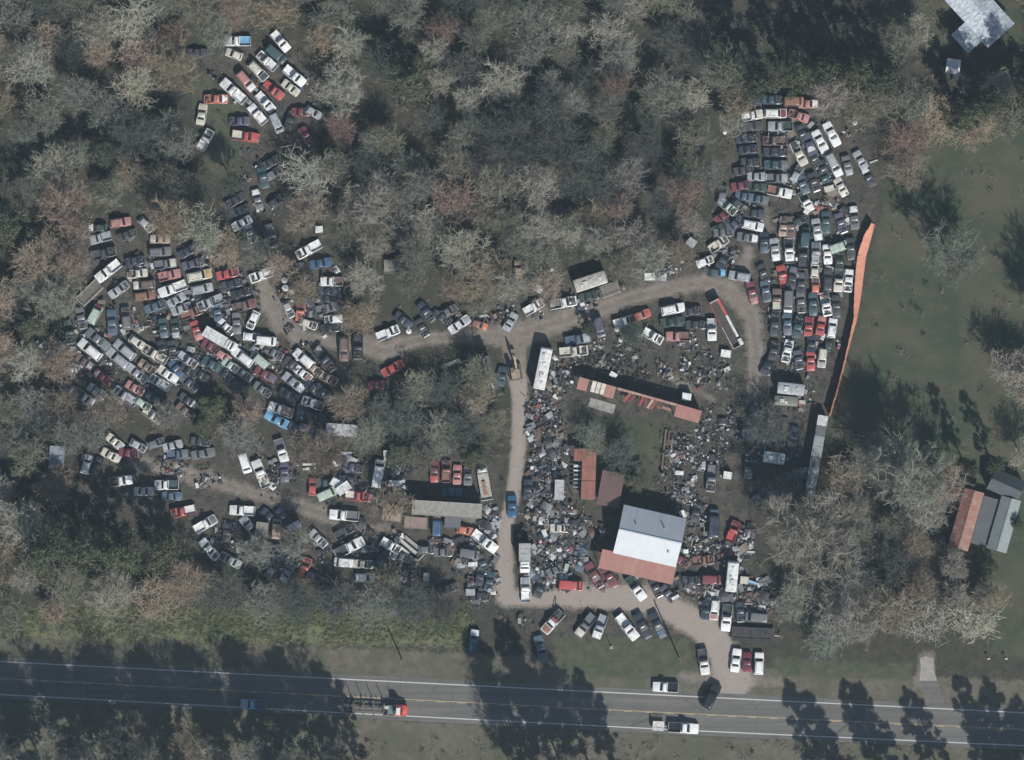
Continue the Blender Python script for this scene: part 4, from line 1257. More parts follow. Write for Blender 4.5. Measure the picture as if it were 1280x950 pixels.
LANES = [
    [(327, 352, 9), (336, 378, 14), (350, 402, 15), (372, 420, 11), (400, 426, 8), (430, 430, 8), (465, 434, 15), (480, 440, 13), (520, 425, 9), (570, 421, 9), (610, 420, 12), (655, 416, 18), (700, 402, 15), (740, 390, 13), (790, 372, 12), (830, 362, 11), (880, 352, 11), (915, 364, 15), (940, 395, 13), (945, 440, 11), (940, 490, 8), (932, 545, 5)],
    [(640, 420, 16), (645, 455, 13), (650, 500, 10.5), (649, 550, 10), (643, 610, 9), (632, 660, 9), (630, 700, 12), (632, 745, 12)],
    [(632, 748, 11), (690, 747, 13), (740, 745, 16), (800, 748, 18), (840, 762, 18), (880, 785, 20), (905, 815, 19), (915, 850, 26)],
    [(165, 575, 9), (215, 588, 13), (260, 600, 13), (310, 614, 10), (350, 626, 10), (398, 640, 14), (440, 662, 7), (485, 660, 6)], [(585, 650, 5), (632, 662, 8)],
    [(835, 470, 5), (890, 500, 4)], [(1160, 822, 9), (1154, 850, 12)], [(855, 846, 6), (920, 850, 10), (975, 852, 5)], [(990, 150, 6), (987, 180, 4), (984, 215, 4)], [(957, 262, 6), (960, 285, 5)], [(935, 316, 8), (925, 345, 10)], [(160, 385, 6), (172, 412, 5)], [(748, 700, 2), (762, 738, 3)], [(728, 705, 2), (736, 738, 3)], [(776, 712, 3), (783, 740, 3)], [(806, 718, 3), (812, 745, 4)]]
LOTS = [[(95, 290), (260, 300), (330, 320), (350, 300), (440, 310), (430, 430), (440, 500), (400, 560), (320, 520), (240, 470), (240, 530), (80, 510), (40, 440), (85, 380)],
        [(915, 118), (1040, 118), (1110, 220), (1085, 300), (1065, 430), (1030, 520), (1010, 630), (940, 640), (950, 480), (950, 360), (880, 320), (900, 220)],
        [(100, 560), (420, 560), (620, 580), (630, 760), (560, 750), (430, 740), (260, 700), (190, 650), (100, 620)],
        [(560, 370), (880, 320), (930, 360), (930, 540), (940, 780), (860, 800), (660, 800), (655, 450)],
        [(250, 60), (390, 50), (400, 160), (330, 210), (250, 190)], [(320, 200), (360, 200), (340, 320), (290, 320), (280, 250)]]
GARDEN = [(725, 520), (835, 530), (825, 590), (800, 620), (750, 590), (745, 560), (720, 550)]
LAWN = [(1095, 300), (1120, 180), (1160, 150), (1500, 120), (1500, 900), (1240, 815), (1240, 690), (1190, 640), (1130, 560), (1050, 560), (1030, 530), (1060, 450)]
LAWN2 = [(1110, 0), (1280, 0), (1280, 60), (1180, 60), (1120, 40)]
UPL = [(0, 827), (430, 849), (860, 870.5), (1280, 891)]
def road_y(x, off=0):
    """centre line of the highway in photo px"""
    a = np.interp(x, [-1500, 0, 430, 860, 1280, 2800], [752, 827, 849, 870.5, 891, 967]); b = np.interp(x, [-1500, 0, 430, 860, 1280, 2800], [784, 868, 891, 913, 932, 1002])
    return a, b
def axis_(lo, hi, st, far): 
    core = np.arange(lo, hi + st / 2, st)
    return np.concatenate([[-f for f in far[::-1]], core, far])
gx = axis_(-125, 125, .5, [135, 150, 180, 240, 400, 800, 1600, 3000]); gy = axis_(-100, 95, .5, [105, 120, 150, 220, 400, 800, 1600, 3000])
GX, GY = np.meshgrid(gx, gy); PX = GX * S + 640; PY = 475 - GY * S
def sm(d, w): return np.clip(.5 - d / (2 * w), 0, 1)
lane = np.zeros(PX.shape)
for q in LANES: lane = np.maximum(lane, sm(seg_dist(PX, PY, q) + (2.5 if q is LANES[3] else 0), 4 if q is LANES[1] else 8))
lot = np.zeros(PX.shape)
for q in LOTS: lot = np.maximum(lot, sm(polydist(PX, PY, q), 14))
gard = sm(polydist(PX, PY, GARDEN), 10)
lawn = np.maximum(sm(polydist(PX, PY, LAWN), 14), sm(polydist(PX, PY, LAWN2), 14))
ya, yb = road_y(PX)
verge = sm(np.abs(PY - np.interp(PX, [0, 300, 580], [778, 783, 787])) - np.interp(PX, [0, 100, 580, 600], [14, 18, 20, 3]), 14) * (PX < 585) 
shoulder = sm(np.abs((PY - ya) + 20) - 20, 7) * 1.0
south = sm(-(PY - yb - 6), 6) 
dull = np.maximum(sm(polydist(PX, PY, [(690, 792), (860, 800), (870, 838), (800, 850), (700, 840)]), 6), sm(polydist(PX, PY, [(965, 822), (1140, 830), (1140, 850), (975, 845)]), 6))
dull = np.maximum(dull, sm(polydist(PX, PY, [(240, 100), (300, 100), (300, 260), (250, 200)]), 16))
zz = np.zeros(PX.shape)
verts = np.stack([GX, GY, zz], -1).reshape(-1, 3)
ny, nx = PX.shape
idx = np.arange(nx * ny).reshape(ny, nx)
faces = np.stack([idx[:-1, :-1], idx[:-1, 1:], idx[1:, 1:], idx[1:, :-1]], -1).reshape(-1, 4)
def np_mesh(name, verts, faces, k, mats, mi=None):
    me = bpy.data.meshes.new(name); nf = len(faces)
    me.vertices.add(len(verts)); me.vertices.foreach_set('co', np.asarray(verts, np.float32).ravel())
    me.loops.add(nf * k); me.loops.foreach_set('vertex_index', np.asarray(faces, np.int32).ravel())
    me.polygons.add(nf); me.polygons.foreach_set('loop_start', np.arange(0, nf * k, k, dtype=np.int32)); me.polygons.foreach_set('loop_total', np.full(nf, k, np.int32))
    for m in mats: me.materials.append(m)
    if mi is not None: me.polygons.foreach_set('material_index', np.asarray(mi, np.int32))
    me.update(calc_edges=True); return me
def ground_mat():
    m, nt, b = newmat('ground_cover'); L = nt.links
    tc = nt.nodes.new('ShaderNodeTexCoord'); v = tc.outputs['Object']
    at = [nt.nodes.new('ShaderNodeAttribute') for _ in range(2)]
    for a, n_ in zip(at, ('cover', 'green')): a.attribute_name = n_
    s1 = nt.nodes.new('ShaderNodeSeparateColor'); s2 = nt.nodes.new('ShaderNodeSeparateColor')
    L.new(at[0].outputs['Color'], s1.inputs[0]); L.new(at[1].outputs['Color'], s2.inputs[0])
    nb = noise(nt, .09, 5, .6, v); nm = noise(nt, .55, 6, .65, v); nf = noise(nt, 2.6, 6, .7, v); nx_ = noise(nt, 9., 4, .7, v)
    litter = mixc(nt, ramp(nt, nm, (.35, 0.), (.68, 1.)), (.032, .032, .026), (.082, .074, .056))
    litter = mixc(nt, ramp(nt, nb, (.40, 0.), (.62, .75)), litter, (.04, .05, .034))
    litter = mixc(nt, ramp(nt, nf, (.45, 0.), (.72, .6)), litter, (.12, .108, .085))
    soil = mixc(nt, ramp(nt, nm, (.38, 0.), (.66, 1.)), (.045, .043, .038), (.105, .093, .077))
    soil = mixc(nt, ramp(nt, noise(nt, .35, 5, .7, v), (.50, 0.), (.62, .7)), soil, (.045, .055, .035))
    soil = mixc(nt, ramp(nt, nf, (.45, 0.), (.75, .6)), soil, (.16, .145, .125))
    dirt = mixc(nt, ramp(nt, nm, (.35, 0.), (.7, 1.)), (.17, .145, .12), (.27, .235, .205))
    dirt = mixc(nt, ramp(nt, nf, (.5, 0.), (.75, .55)), dirt, (.12, .105, .086))
    dirt = mixc(nt, ramp(nt, nb, (.45, 0.), (.65, .5)), dirt, (.14, .125, .10))
    lawnc = mixc(nt, ramp(nt, nb, (.42, 0.), (.62, 1.)), (.048, .068, .042), (.10, .096, .066))
    lawnc = mixc(nt, ramp(nt, nf, (.40, 0.), (.75, .55)), lawnc, (.068, .082, .052))
    lawnc = mixc(nt, ramp(nt, noise(nt, .25, 6, .7, v), (.5, 0.), (.62, .6)), lawnc, (.115, .098, .073))
    lawnc = mixc(nt, ramp(nt, nx_, (.45, 0.), (.7, .4)), lawnc, (.045, .055, .03))
    verg = mixc(nt, ramp(nt, nm, (.38, 0.), (.62, 1.)), (.13, .15, .07), (.19, .19, .11))
    shol = mixc(nt, ramp(nt, nm, (.35, 0.), (.68, 1.)), (.105, .10, .072), (.175, .155, .128))
    shol = mixc(nt, ramp(nt, nb, (.45, 0.), (.6, .6)), shol, (.085, .095, .058))
    dullg = mixc(nt, ramp(nt, nm, (.38, 0.), (.65, 1.)), (.06, .078, .045), (.11, .105, .075))
    def msk(o, lo=.38, hi=.62):
        a = math_(nt, 'ADD', o, math_(nt, 'MULTIPLY', math_(nt, 'SUBTRACT', nf, .5), 1.1))
        a = math_(nt, 'ADD', a, math_(nt, 'MULTIPLY', math_(nt, 'SUBTRACT', nm, .5), .8))
        return ramp(nt, a, (lo, 0.), (hi, 1.))
    ra_ = nt.nodes.new('ShaderNodeAttribute'); ra_.attribute_name = 'rut'
    s3 = nt.nodes.new('ShaderNodeSeparateColor'); L.new(ra_.outputs['Color'], s3.inputs[0])
    dirt = mixc(nt, math_(nt, 'MULTIPLY', s3.outputs[1], .65), dirt, (.41, .35, .31))
    rf = math_(nt, 'MULTIPLY', s3.outputs[0], ramp(nt, nb, (.38, .1), (.55, .5)))
    dirt = mixc(nt, rf, dirt, (.33, .29, .255))
    oil = ramp(nt, noise(nt, .8, 3, .5, v), (.66, 0.), (.74, .7)); dirt = mixc(nt, oil, dirt, (.11, .095, .08))
    c = mixc(nt, msk(s1.outputs[1], .35, .75), litter, soil)
    c = mixc(nt, msk(s2.outputs[0], .3, .7), c, lawnc)
    c = mixc(nt, msk(s1.outputs[2], .3, .7), c, shol)
    c = mixc(nt, msk(s2.outputs[1], .3, .7), c, verg)
    c = mixc(nt, msk(s2.outputs[2], .3, .7), c, dullg)
    c = mixc(nt, msk(s1.outputs[0], .3, .75), c, dirt)
    c = mixc(nt, ramp(nt, nx_, (.3, .35), (.6, 0.)), c, (.04, .036, .03))
    L.new(c, b.inputs['Base Color']); b.inputs['Roughness'].default_value = .95; b.inputs['Specular IOR Level'].default_value = .15
    bp = N(nt, 'ShaderNodeBump'); bp.inputs['Strength'].default_value = .8; bp.inputs['Distance'].default_value = .12
    L.new(math_(nt, 'ADD', nf, math_(nt, 'MULTIPLY', nx_, .5)), bp.inputs['Height']); L.new(bp.outputs[0], b.inputs['Normal'])
    return m
gme = np_mesh('ground', verts, faces, 4, [ground_mat()])
one = np.ones(PX.shape)
def setattr_(me, name, r, g, b_):
    a = me.color_attributes.new(name, 'FLOAT_COLOR', 'POINT')
    a.data.foreach_set('color', np.stack([r, g, b_, one], -1).astype(np.float32).ravel())
setattr_(gme, 'cover', lane, np.clip(lot - gard, 0, 1), np.maximum(shoulder, np.clip(south, 0, 1) * sm(PY - 1010, 30)))
rut = np.zeros(PX.shape)
for q in LANES[:4]: 
    dc = seg_dist(PX, PY, [(a_, b_, 0) for a_, b_, _ in q]); rut = np.maximum(rut, np.clip(1 - np.abs(dc - 5.2) / 2.4, 0, 1))
bright = np.zeros(PX.shape)
for q in (LANES[1], LANES[2]): bright = np.maximum(bright, sm(seg_dist(PX, PY, q), 6))
bright *= np.clip((PY - 440) / 40, 0, 1)
setattr_(gme, 'rut', rut, bright, rut)
setattr_(gme, 'green', np.maximum(lawn, gard), verge, dull)
tag(link('ground', gme), kind='structure')
# highway
def road_mat(name, c1, c2, sc=.6):
    m, nt, b = newmat(name); L = nt.links; tc = nt.nodes.new('ShaderNodeTexCoord'); v = tc.outputs['Object']
    mp = nt.nodes.new('ShaderNodeMapping'); mp.inputs['Scale'].default_value = (.12, 1, 1); mp.inputs['Rotation'].default_value = (0, 0, R(2.9)); L.new(v, mp.inputs['Vector'])
    c = mixc(nt, ramp(nt, noise(nt, sc, 5, .6, mp.outputs[0]), (.35, 0.), (.68, 1.)), c1, c2)
    c = mixc(nt, ramp(nt, noise(nt, 4., 6, .75, v), (.45, 0.), (.75, .5)), c, tuple(q * .7 for q in c1))
    mp2 = nt.nodes.new('ShaderNodeMapping'); mp2.inputs['Scale'].default_value = (.02, 1.3, 1); mp2.inputs['Rotation'].default_value = (0, 0, R(2.9)); L.new(v, mp2.inputs['Vector'])
    c = mixc(nt, ramp(nt, noise(nt, 1., 3, .5, mp2.outputs[0]), (.4, 0.), (.6, .45)), c, tuple(q * .72 for q in c1))
    vo = nt.nodes.new('ShaderNodeTexVoronoi'); vo.feature = 'DISTANCE_TO_EDGE'; vo.inputs['Scale'].default_value = .16; L.new(v, vo.inputs['Vector'])
    c = mixc(nt, ramp(nt, vo.outputs['Distance'], (.0, .7), (.012, 0.)), c, (.05, .05, .05))
    L.new(c, b.inputs['Base Color']); b.inputs['Roughness'].default_value = .85; return m
ASPH = road_mat('asphalt', (.115, .111, .102), (.155, .149, .137)); 
WLINE = flat_mat('white_road_paint', (.50, .50, .48), .7, dcol=(.26, .26, .25), scale=5., amt=.7)
YLINE = flat_mat('yellow_road_paint', (.42, .34, .18), .7, dcol=(.28, .24, .17), scale=4., amt=.8)
def strip(name, fa, fb, z, mat, x0=-1400, x1=2700, step=30):
    m = MB(); xs = list(np.arange(x0, x1 + 1, step)); vs = []
    for x in xs:
        X, Y = P(x, fa(x)); vs.append((X, Y, z)); X, Y = P(x, fb(x)); vs.append((X, Y, z))
    m.add(vs, [(2 * i + 1, 2 * i + 3, 2 * i + 2, 2 * i) for i in range(len(xs) - 1)]); return m.build(name, mat)
ra = lambda x: float(road_y(x)[0]); rb = lambda x: float(road_y(x)[1])
tag(strip('highway', lambda x: ra(x) - 6, lambda x: rb(x) + 6, .006, ASPH), kind='structure')
tag(strip('road_marking', lambda x: ra(x) - .75, lambda x: ra(x) + .6, .011, WLINE), kind='structure')
tag(strip('road_marking', lambda x: rb(x) - .6, lambda x: rb(x) + .75, .011, WLINE), kind='structure')
mid = lambda x: (ra(x) + rb(x)) / 2 + .5
tag(strip('road_marking', lambda x: mid(x) - .7, lambda x: mid(x) + .1, .011, YLINE), kind='structure')
for i in range(-60, 120):
    x0 = i * 26.
    tag(strip('road_marking', lambda x: mid(x) + .5, lambda x: mid(x) + 1.2, .0112, YLINE, x0, x0 + 10, 10), kind='structure') if -40 < x0 < 1320 else None
m = MB(); q = [P(1156, 880.4), P(1150, 849.5), P(1170, 849.5), P(1182, 881.6)]
m.add([(x, y, .012) for x, y in q], [(0, 3, 2, 1)]); tag(m.build('driveway', ASPH), kind='structure')
m = MB(); q = [P(1149, 851), P(1151, 836), P(1150, 822), P(1158, 820), P(1167, 823), P(1168, 838), P(1171, 851)]
m.add([(x, y, .016) for x, y in q], [(6, 5, 4, 3, 2, 1, 0)]); tag(m.build('driveway', CONC), kind='structure')

# ------------------------------------------------------------------ scrap that nobody could count
SCM = [flat_mat('scrap_' + n, c, .6, mt, dcol=tuple(q * .45 for q in c), scale=4.) for n, c, mt in (('white', (.54, .55, .54), 0), ('grey', (.19, .195, .20), .2), ('dark', (.035, .037, .042), 0), ('rust', (.11, .07, .052), 0), ('blue', (.055, .085, .125), 0), ('red', (.24, .07, .06), 0), ('tan', (.21, .18, .14), 0), ('aluminium', (.36, .37, .38), .4))]
def scrap(label, cover, n, w=(5, 6, 7, 3, 1, 1, 1.5, 4), big=1., seed=1, avoid=True):
    r = random.Random(seed); m = MB(); 
    heaps = []
    for i in range(max(8, n // 20)):
        c = r.choice(cover); heaps.append((r.gauss(c[0], c[2] * .5), r.gauss(c[1], c[3] * .5), c, r.uniform(2.5, 8), r.choices(range(8), w)[0]))
    for i in range(n):
        h_ = r.choice(heaps); c = h_[2]; x, y = r.gauss(h_[0], h_[3]), r.gauss(h_[1], h_[3])
        if abs(x - c[0]) > c[2] or abs(y - c[1]) > c[3]: continue
        if len(c) > 4 and c[4](x, y): continue
        X, Y = P(x, y); mi = h_[4] if r.random() < .3 else r.choices(range(8), w)[0]; t = r.random(); s = big * (.16 + 1.5 * r.random() ** 3.2); a = r.uniform(0, 3.14); z = r.uniform(.05, .3 + 4.5 / (3 + h_[3]) * r.random())
        if t < .32: m.box((X, Y, z), (s * 1.3, s * .75, .05 + .1 * r.random()), a, mi, r.uniform(.8, 1), r.uniform(-.5, .5))
        elif t < .52: m.box((X, Y, z), (s * .6, s * .5, s * .45), a, mi, .8, r.uniform(-.3, .3))
        elif t < .68: m.cyl((X, Y, z), (X + math.cos(a) * s * 1.6, Y + math.sin(a) * s * 1.6, z + r.uniform(-.2, .3)), .03 + .05 * r.random(), 5, mi)
        elif t < .80: m.ring((X, Y, z), .22 * (.7 + s * .5), .07, n=9, mi=2 if r.random() < .6 else mi, tilt=r.uniform(-.8, .8), rz=a)
        elif t < .9: m.cyl((X, Y, z), (X + .05, Y, z + s * .4), s * .28, 8, mi)
        else:
            k = 5; m.loft([[(X + math.cos(a) * s * (j / k - .5) * 1.6 - math.sin(a) * q * s * .5, Y + math.sin(a) * s * (j / k - .5) * 1.6 + math.cos(a) * q * s * .5, z + .22 * s * math.sin(j / k * 3.14) + h) for q, h in ((-1, 0), (1, .05), (1, .02), (-1, -.03))] for j in range(k + 1)], mi)
    o = m.build('scrap_heap', SCM); tag(o, label, 'scrap', 'scrap heaps', 'stuff'); return o
scrap('scattered car parts along the right side of the central lane', [(680, 505, 24, 26), (684, 545, 25, 30), (683, 585, 26, 25), (682, 615, 26, 30), (690, 650, 45, 22), (700, 480, 18, 18)], 2600, (1.5, 6, 12, 4, .6, .25, 2, 3), seed=1, big=.85)
scrap('mixed scrap parts left of the warehouse', [(685, 680, 30, 25), (725, 665, 34, 22), (720, 695, 34, 18), (690, 720, 35, 20)], 1700, (1.5, 5, 12, 4, 1, .6, 2, 3), seed=2)
scrap('bright scrap parts piled above and right of the warehouse', [(855, 565, 30, 34), (880, 560, 28, 40), (855, 610, 28, 30), (870, 650, 26, 30), (880, 690, 36, 18), (900, 530, 24, 24)], 1900, (4, 6, 12, 3, .6, .25, 2, 3), seed=3, big=.72)
scrap('dark scrap parts in the lower right yard', [(875, 735, 40, 18), (905, 745, 40, 25), (945, 745, 24, 24), (930, 690, 14, 36)], 1000, (1.5, 5, 13, 4, .6, .25, 2, 3), seed=4)
scrap('scrap parts strewn through the southwest yard', [(470, 675, 42, 30), (445, 610, 50, 28), (500, 705, 40, 22), (400, 690, 50, 34), (360, 700, 40, 22), (420, 575, 40, 14), (500, 620, 30, 12)], 1200, (2, 5, 12, 4, .6, .25, 2, 3), seed=5)
scrap('scrap parts in the junk corner left of the entrance lane', [(590, 705, 34, 30), (565, 690, 40, 18), (605, 740, 20, 24), (612, 655, 12, 20)], 1000, (1.5, 5, 13, 4, .6, .25, 2, 3), seed=6)
scrap('loose parts along the upper edge of the dirt lane', [(660, 385, 28, 24), (720, 380, 40, 14), (860, 330, 45, 12), (600, 395, 30, 14), (690, 350, 24, 14), (905, 320, 24, 22), (930, 250, 30, 60), (840, 340, 40, 8)], 800, (3, 5, 8, 4, .6, .25, 2, 3), seed=7, big=.8)
scrap('litter of small parts on the grass island in the lane loop', [(775, 455, 60, 16), (870, 440, 40, 26), (845, 470, 60, 18), (770, 430, 50, 20), (895, 470, 26, 24), (715, 450, 25, 14)], 1000, (2, 5, 8, 4, .5, .4, 3, 3), seed=8, big=.55)
scrap('loose parts between the rows of the west lot', [(190, 350, 90, 55), (150, 430, 100, 55), (250, 440, 90, 60), (360, 460, 70, 50), (180, 490, 70, 36), (390, 380, 50, 50), (270, 380, 60, 40), (90, 440, 40, 40)], 4400, (2.5, 6, 13, 4, .6, .4, 1.5, 3), seed=9, big=.7)
scrap('loose parts between the rows of the east lot', [(950, 200, 40, 80), (1010, 200, 60, 80), (1010, 290, 70, 60), (1005, 380, 60, 70), (1000, 440, 50, 30), (975, 530, 50, 80)], 1900, (2, 6, 9, 3, 1, 1, 1.5, 3), seed=10, big=.7)
scrap('rusty heap of brown engine parts in the slanted rows of the east lot', [(1042, 250, 18, 12), (1022, 260, 14, 8), (1040, 162, 14, 12), (1062, 170, 16, 10)], 260, (1, 2, 2, 8, 0, 1, 3, 1), seed=11, big=.9)
scrap('loose parts in the northwest clearing', [(320, 110, 80, 60), (330, 220, 40, 60)], 380, (3, 6, 9, 3, 1, 1, 1.5, 3), seed=12, big=.7)
scrap('loose parts along the southwest track', [(190, 580, 90, 40), (280, 660, 60, 40), (340, 590, 40, 40)], 1000, (3, 6, 9, 3, .6, .5, 1.5, 3), seed=13, big=.7)
scrap('parts lying under the trees left of the central lane', [(560, 510, 60, 40), (480, 500, 40, 30), (600, 500, 24, 40), (500, 590, 30, 20)], 420, (3, 6, 9, 3, 1, 1, 1.5, 3), seed=14, big=.7)
scrap('brush and parts in the front rows', [(740, 775, 90, 16), (620, 770, 40, 40), (800, 715, 50, 10), (730, 725, 40, 14)], 260, (3, 4, 6, 5, 1, 2, 4, 2), seed=15, big=.6)
# ------------------------------------------------------------------ trees
def tubes(segs, sides=4):
    """segs: list of (p, q, r0, r1) -> numpy verts, quad faces"""
    p = np.array([s[0] for s in segs], float); q = np.array([s[1] for s in segs], float); r0 = np.array([s[2] for s in segs]); r1 = np.array([s[3] for s in segs])
    d = q - p; d /= np.linalg.norm(d, axis=1, keepdims=True) + 1e-9
    up = np.where(np.abs(d[:, 2:3]) < .9, np.array([[0, 0, 1.]]), np.array([[1., 0, 0]]))
    u = np.cross(d, up); u /= np.linalg.norm(u, axis=1, keepdims=True); w = np.cross(d, u); n = len(p); V = []
    for k in range(sides):
        t = 2 * math.pi * k / sides; V.append(p + (u * math.cos(t) + w * math.sin(t)) * r0[:, None])
    for k in range(sides):
        t = 2 * math.pi * k / sides; V.append(q + (u * math.cos(t) + w * math.sin(t)) * r1[:, None])
    V = np.stack(V, 1).reshape(-1, 3); b = np.arange(n)[:, None] * 2 * sides
    F = np.concatenate([b + np.array([[k, (k + 1) % sides, sides + (k + 1) % sides, sides + k]]) for k in range(sides)])
    return V, F
def bare_tree(seed, H=11., Rc=4., dens=1., fine=1.):
    """trunk with limbs (quads) and a crown of fine twigs (triangles)"""
    r = random.Random(seed); g = np.random.default_rng(seed); segs = []; tips = []
    def grow(p, d, ln, rad, lv):
        n = 3 if lv < 3 else 2
        for i in range(n):
            d = (d + Vector((r.uniform(-1, 1), r.uniform(-1, 1), r.uniform(-.3, .7))) * (.16 + .05 * lv)).normalized()
            q = p + d * (ln / n); r2 = rad * (.86 if lv else .9)
            segs.append((tuple(p), tuple(q), rad, r2)); p, rad = q, r2
            if lv >= 2: tips.append((tuple(p), tuple(d), lv))
            if i == n - 1 and lv < 4 or (i and lv < 4 and r.random() < .8) or (lv and lv < 3 and r.random() < .6):
                for _ in range(r.choice((2, 3)) if lv < 3 else 2):
                    a = r.uniform(0, 6.283); o = Vector((math.cos(a), math.sin(a), r.uniform(-.1, .5)))
                    grow(p, (d * .55 + o * (.75 if lv < 2 else .9)).normalized(), ln * r.uniform(.55, .78), rad * .6, lv + 1)
    p = Vector((0, 0, 0)); h0 = H * .28; d = Vector((r.uniform(-.06, .06), r.uniform(-.06, .06), 1)).normalized()
    segs.append(((0, 0, -.2), tuple(d * h0 * .5), .24, .19)); segs.append((tuple(d * h0 * .5), tuple(d * h0), .19, .17))
    for k in range(r.choice((4, 5, 6))):
        a = k * 1.257 + r.uniform(-.5, .5); e = r.uniform(.35, 1.3)
        grow(d * h0 * r.uniform(.8, 1.15), Vector((math.cos(a), math.sin(a), e)).normalized(), H * .27 * r.uniform(.8, 1.15), .11, 1)
    grow(d * h0, Vector((r.uniform(-.2, .2), r.uniform(-.2, .2), 1)).normalized(), H * .3, .14, 1)
    segs = [(a_, b_, max(r0_, .035), max(r1_, .022)) for a_, b_, r0_, r1_ in segs]
    V, F = tubes(segs)
    T = np.array([t[0] for t in tips]); D = np.array([t[1] for t in tips])
    # fit to the wanted height and spread
    rad = np.percentile(np.hypot(T[:, 0], T[:, 1]), 92); sx = Rc * .9 / rad; sz = (H - .8) / T[:, 2].max()
    V *= [sx, sx, sz]; T *= [sx, sx, sz]
    n = int(2500 * dens); wt = g.random(len(T)) ** 2.2; wt /= wt.sum(); k = g.choice(len(T), n, p=wt); o = T[k] + g.normal(0, .16, (n, 3))
    out = T[k] * [1, 1, 0]; out /= np.linalg.norm(out, axis=1, keepdims=True) + .5
    dd = D[k] * .7 + g.normal(0, .55, (n, 3)) + out * .35; dd[:, 2] += .15; dd /= np.linalg.norm(dd, axis=1, keepdims=True)
    ln = g.uniform(.35, 1.05, n)[:, None] * (Rc / 4) ** .3; side = np.cross(dd, g.normal(0, 1, (n, 3))); side /= np.linalg.norm(side, axis=1, keepdims=True)
    wd = g.uniform(.012, .040, n)[:, None] * fine
    TV = np.stack([o - side * wd, o + side * wd, o + dd * ln], 1).reshape(-1, 3); TF = np.arange(3 * n).reshape(-1, 3)
    tr = np_mesh('trunk', V, F, 4, [BARK]); cr = np_mesh('crown', TV, TF, 3, [BARK]); return tr, cr
def leafy_tree(seed, H=12., Rc=3.5, base=.3, n=9000, leaf=.13, clumps=70, cone=.5, mat=None):
    r = random.Random(seed); g = np.random.default_rng(seed); segs = [((0, 0, -.2), (0, 0, H * .5), .22, .16), ((0, 0, H * .5), (.1, 0, H * .95), .16, .04)]; C_ = []
    for i in range(clumps):
        t = r.uniform(base, 1.); env = Rc * (1 - cone * (t - base) / (1 - base)) * math.sqrt(max(.05, 1 - max(0, (t - .8) / .22) ** 2)); a = r.uniform(0, 6.283)
        rr = env * math.sqrt(r.random()) * r.uniform(.7, 1.1); z = H * t
        c = (rr * math.cos(a), rr * math.sin(a), z); C_.append((*c, r.uniform(.35, .85) * Rc / 3.5))
        if i % 2 == 0: segs.append(((0, 0, z - rr * .5), c, .06, .02))
    V, F = tubes(segs); C_ = np.array(C_); k = g.integers(0, len(C_), n)
    v = g.normal(0, 1, (n, 3)); v /= np.linalg.norm(v, axis=1, keepdims=True); o = C_[k, :3] + v * C_[k, 3:4] * (g.random((n, 1)) ** .4) * [1, 1, .7]
    a = g.normal(0, 1, (n, 3)); a /= np.linalg.norm(a, axis=1, keepdims=True); b = np.cross(a, v + .01); b /= np.linalg.norm(b, axis=1, keepdims=True); s = g.uniform(.6, 1.4, n)[:, None] * leaf
    TV = np.stack([o - b * s * .5, o + b * s * .5, o + a * s * 1.6], 1).reshape(-1, 3)
    return np_mesh('trunk', V, F, 4, [BARK]), np_mesh('crown', TV, np.arange(3 * n).reshape(-1, 3), 3, [mat or LEAF])
BARE = [bare_tree(100 + i, H=r_[0], Rc=r_[1], dens=r_[2]) for i, r_ in enumerate(((11, 4, 1.), (10, 4, 1.15), (12, 4, .8), (11, 4, 1.3), (9, 4, .7), (12, 4, 1.2), (10, 4, 1.), (11, 4, .6), (12, 4, 1.4), (10, 4, .9)))]
DENSE = [bare_tree(400 + i, H=23, Rc=5, dens=2.6) for i in range(4)]
BIG = [bare_tree(300 + i, H=13, Rc=8, dens=6., fine=.75) for i in range(4)]
LEAFY = [leafy_tree(50 + i, H=10, Rc=3.2, base=.25, n=9000) for i in range(3)]
PINE = [leafy_tree(70 + i, H=23, Rc=4.2, base=.36, n=13500, leaf=.22, clumps=80, cone=.45) for i in range(4)]
TONE = {'g': ((.285, .275, .225), 'pale grey'), 'b': ((.23, .19, .145), 'tan brown'), 'o': ((.16, .16, .12), 'olive grey'), 'd': ((.085, .092, .08), 'dark grey'), 'r': ((.195, .142, .12), 'reddish'), 's': ((.17, .175, .145), 'ash grey')}
GREEN = {'e': ((.045, .055, .034), 'dark evergreen'), 'm': ((.085, .095, .05), 'mossy green')}
vx = np.array([v['x'] for v in VEH]); vy = np.array([v['y'] for v in VEH])
BLOCK = [(1080, 330, 22), (1073, 380, 22), (1062, 430, 16), (1050, 480, 16), (1087, 290, 20), (1022, 550, 16), (1015, 600, 14), (811, 670, 52), (729, 593, 36), (763, 611, 26), (559, 640, 48), (1206, 649, 44), (1250, 640, 44), (1213, 20, 50), (1190, 84, 22), (678, 460, 26), (740, 352, 30), (113, 366, 18), (275, 425, 24), (428, 537, 22), (495, 333, 14), (907, 405, 36), (72, 571, 16), (988, 486, 22),
         (730, 480, 28), (775, 493, 28), (820, 505, 28), (860, 520, 28), (690, 510, 34), (690, 560, 34), (690, 620, 40), (870, 560, 50), (870, 620, 50), (870, 700, 50), (780, 450, 50), (860, 450, 50), (650, 800, 40), (967, 572, 18), (1019, 571, 10)]
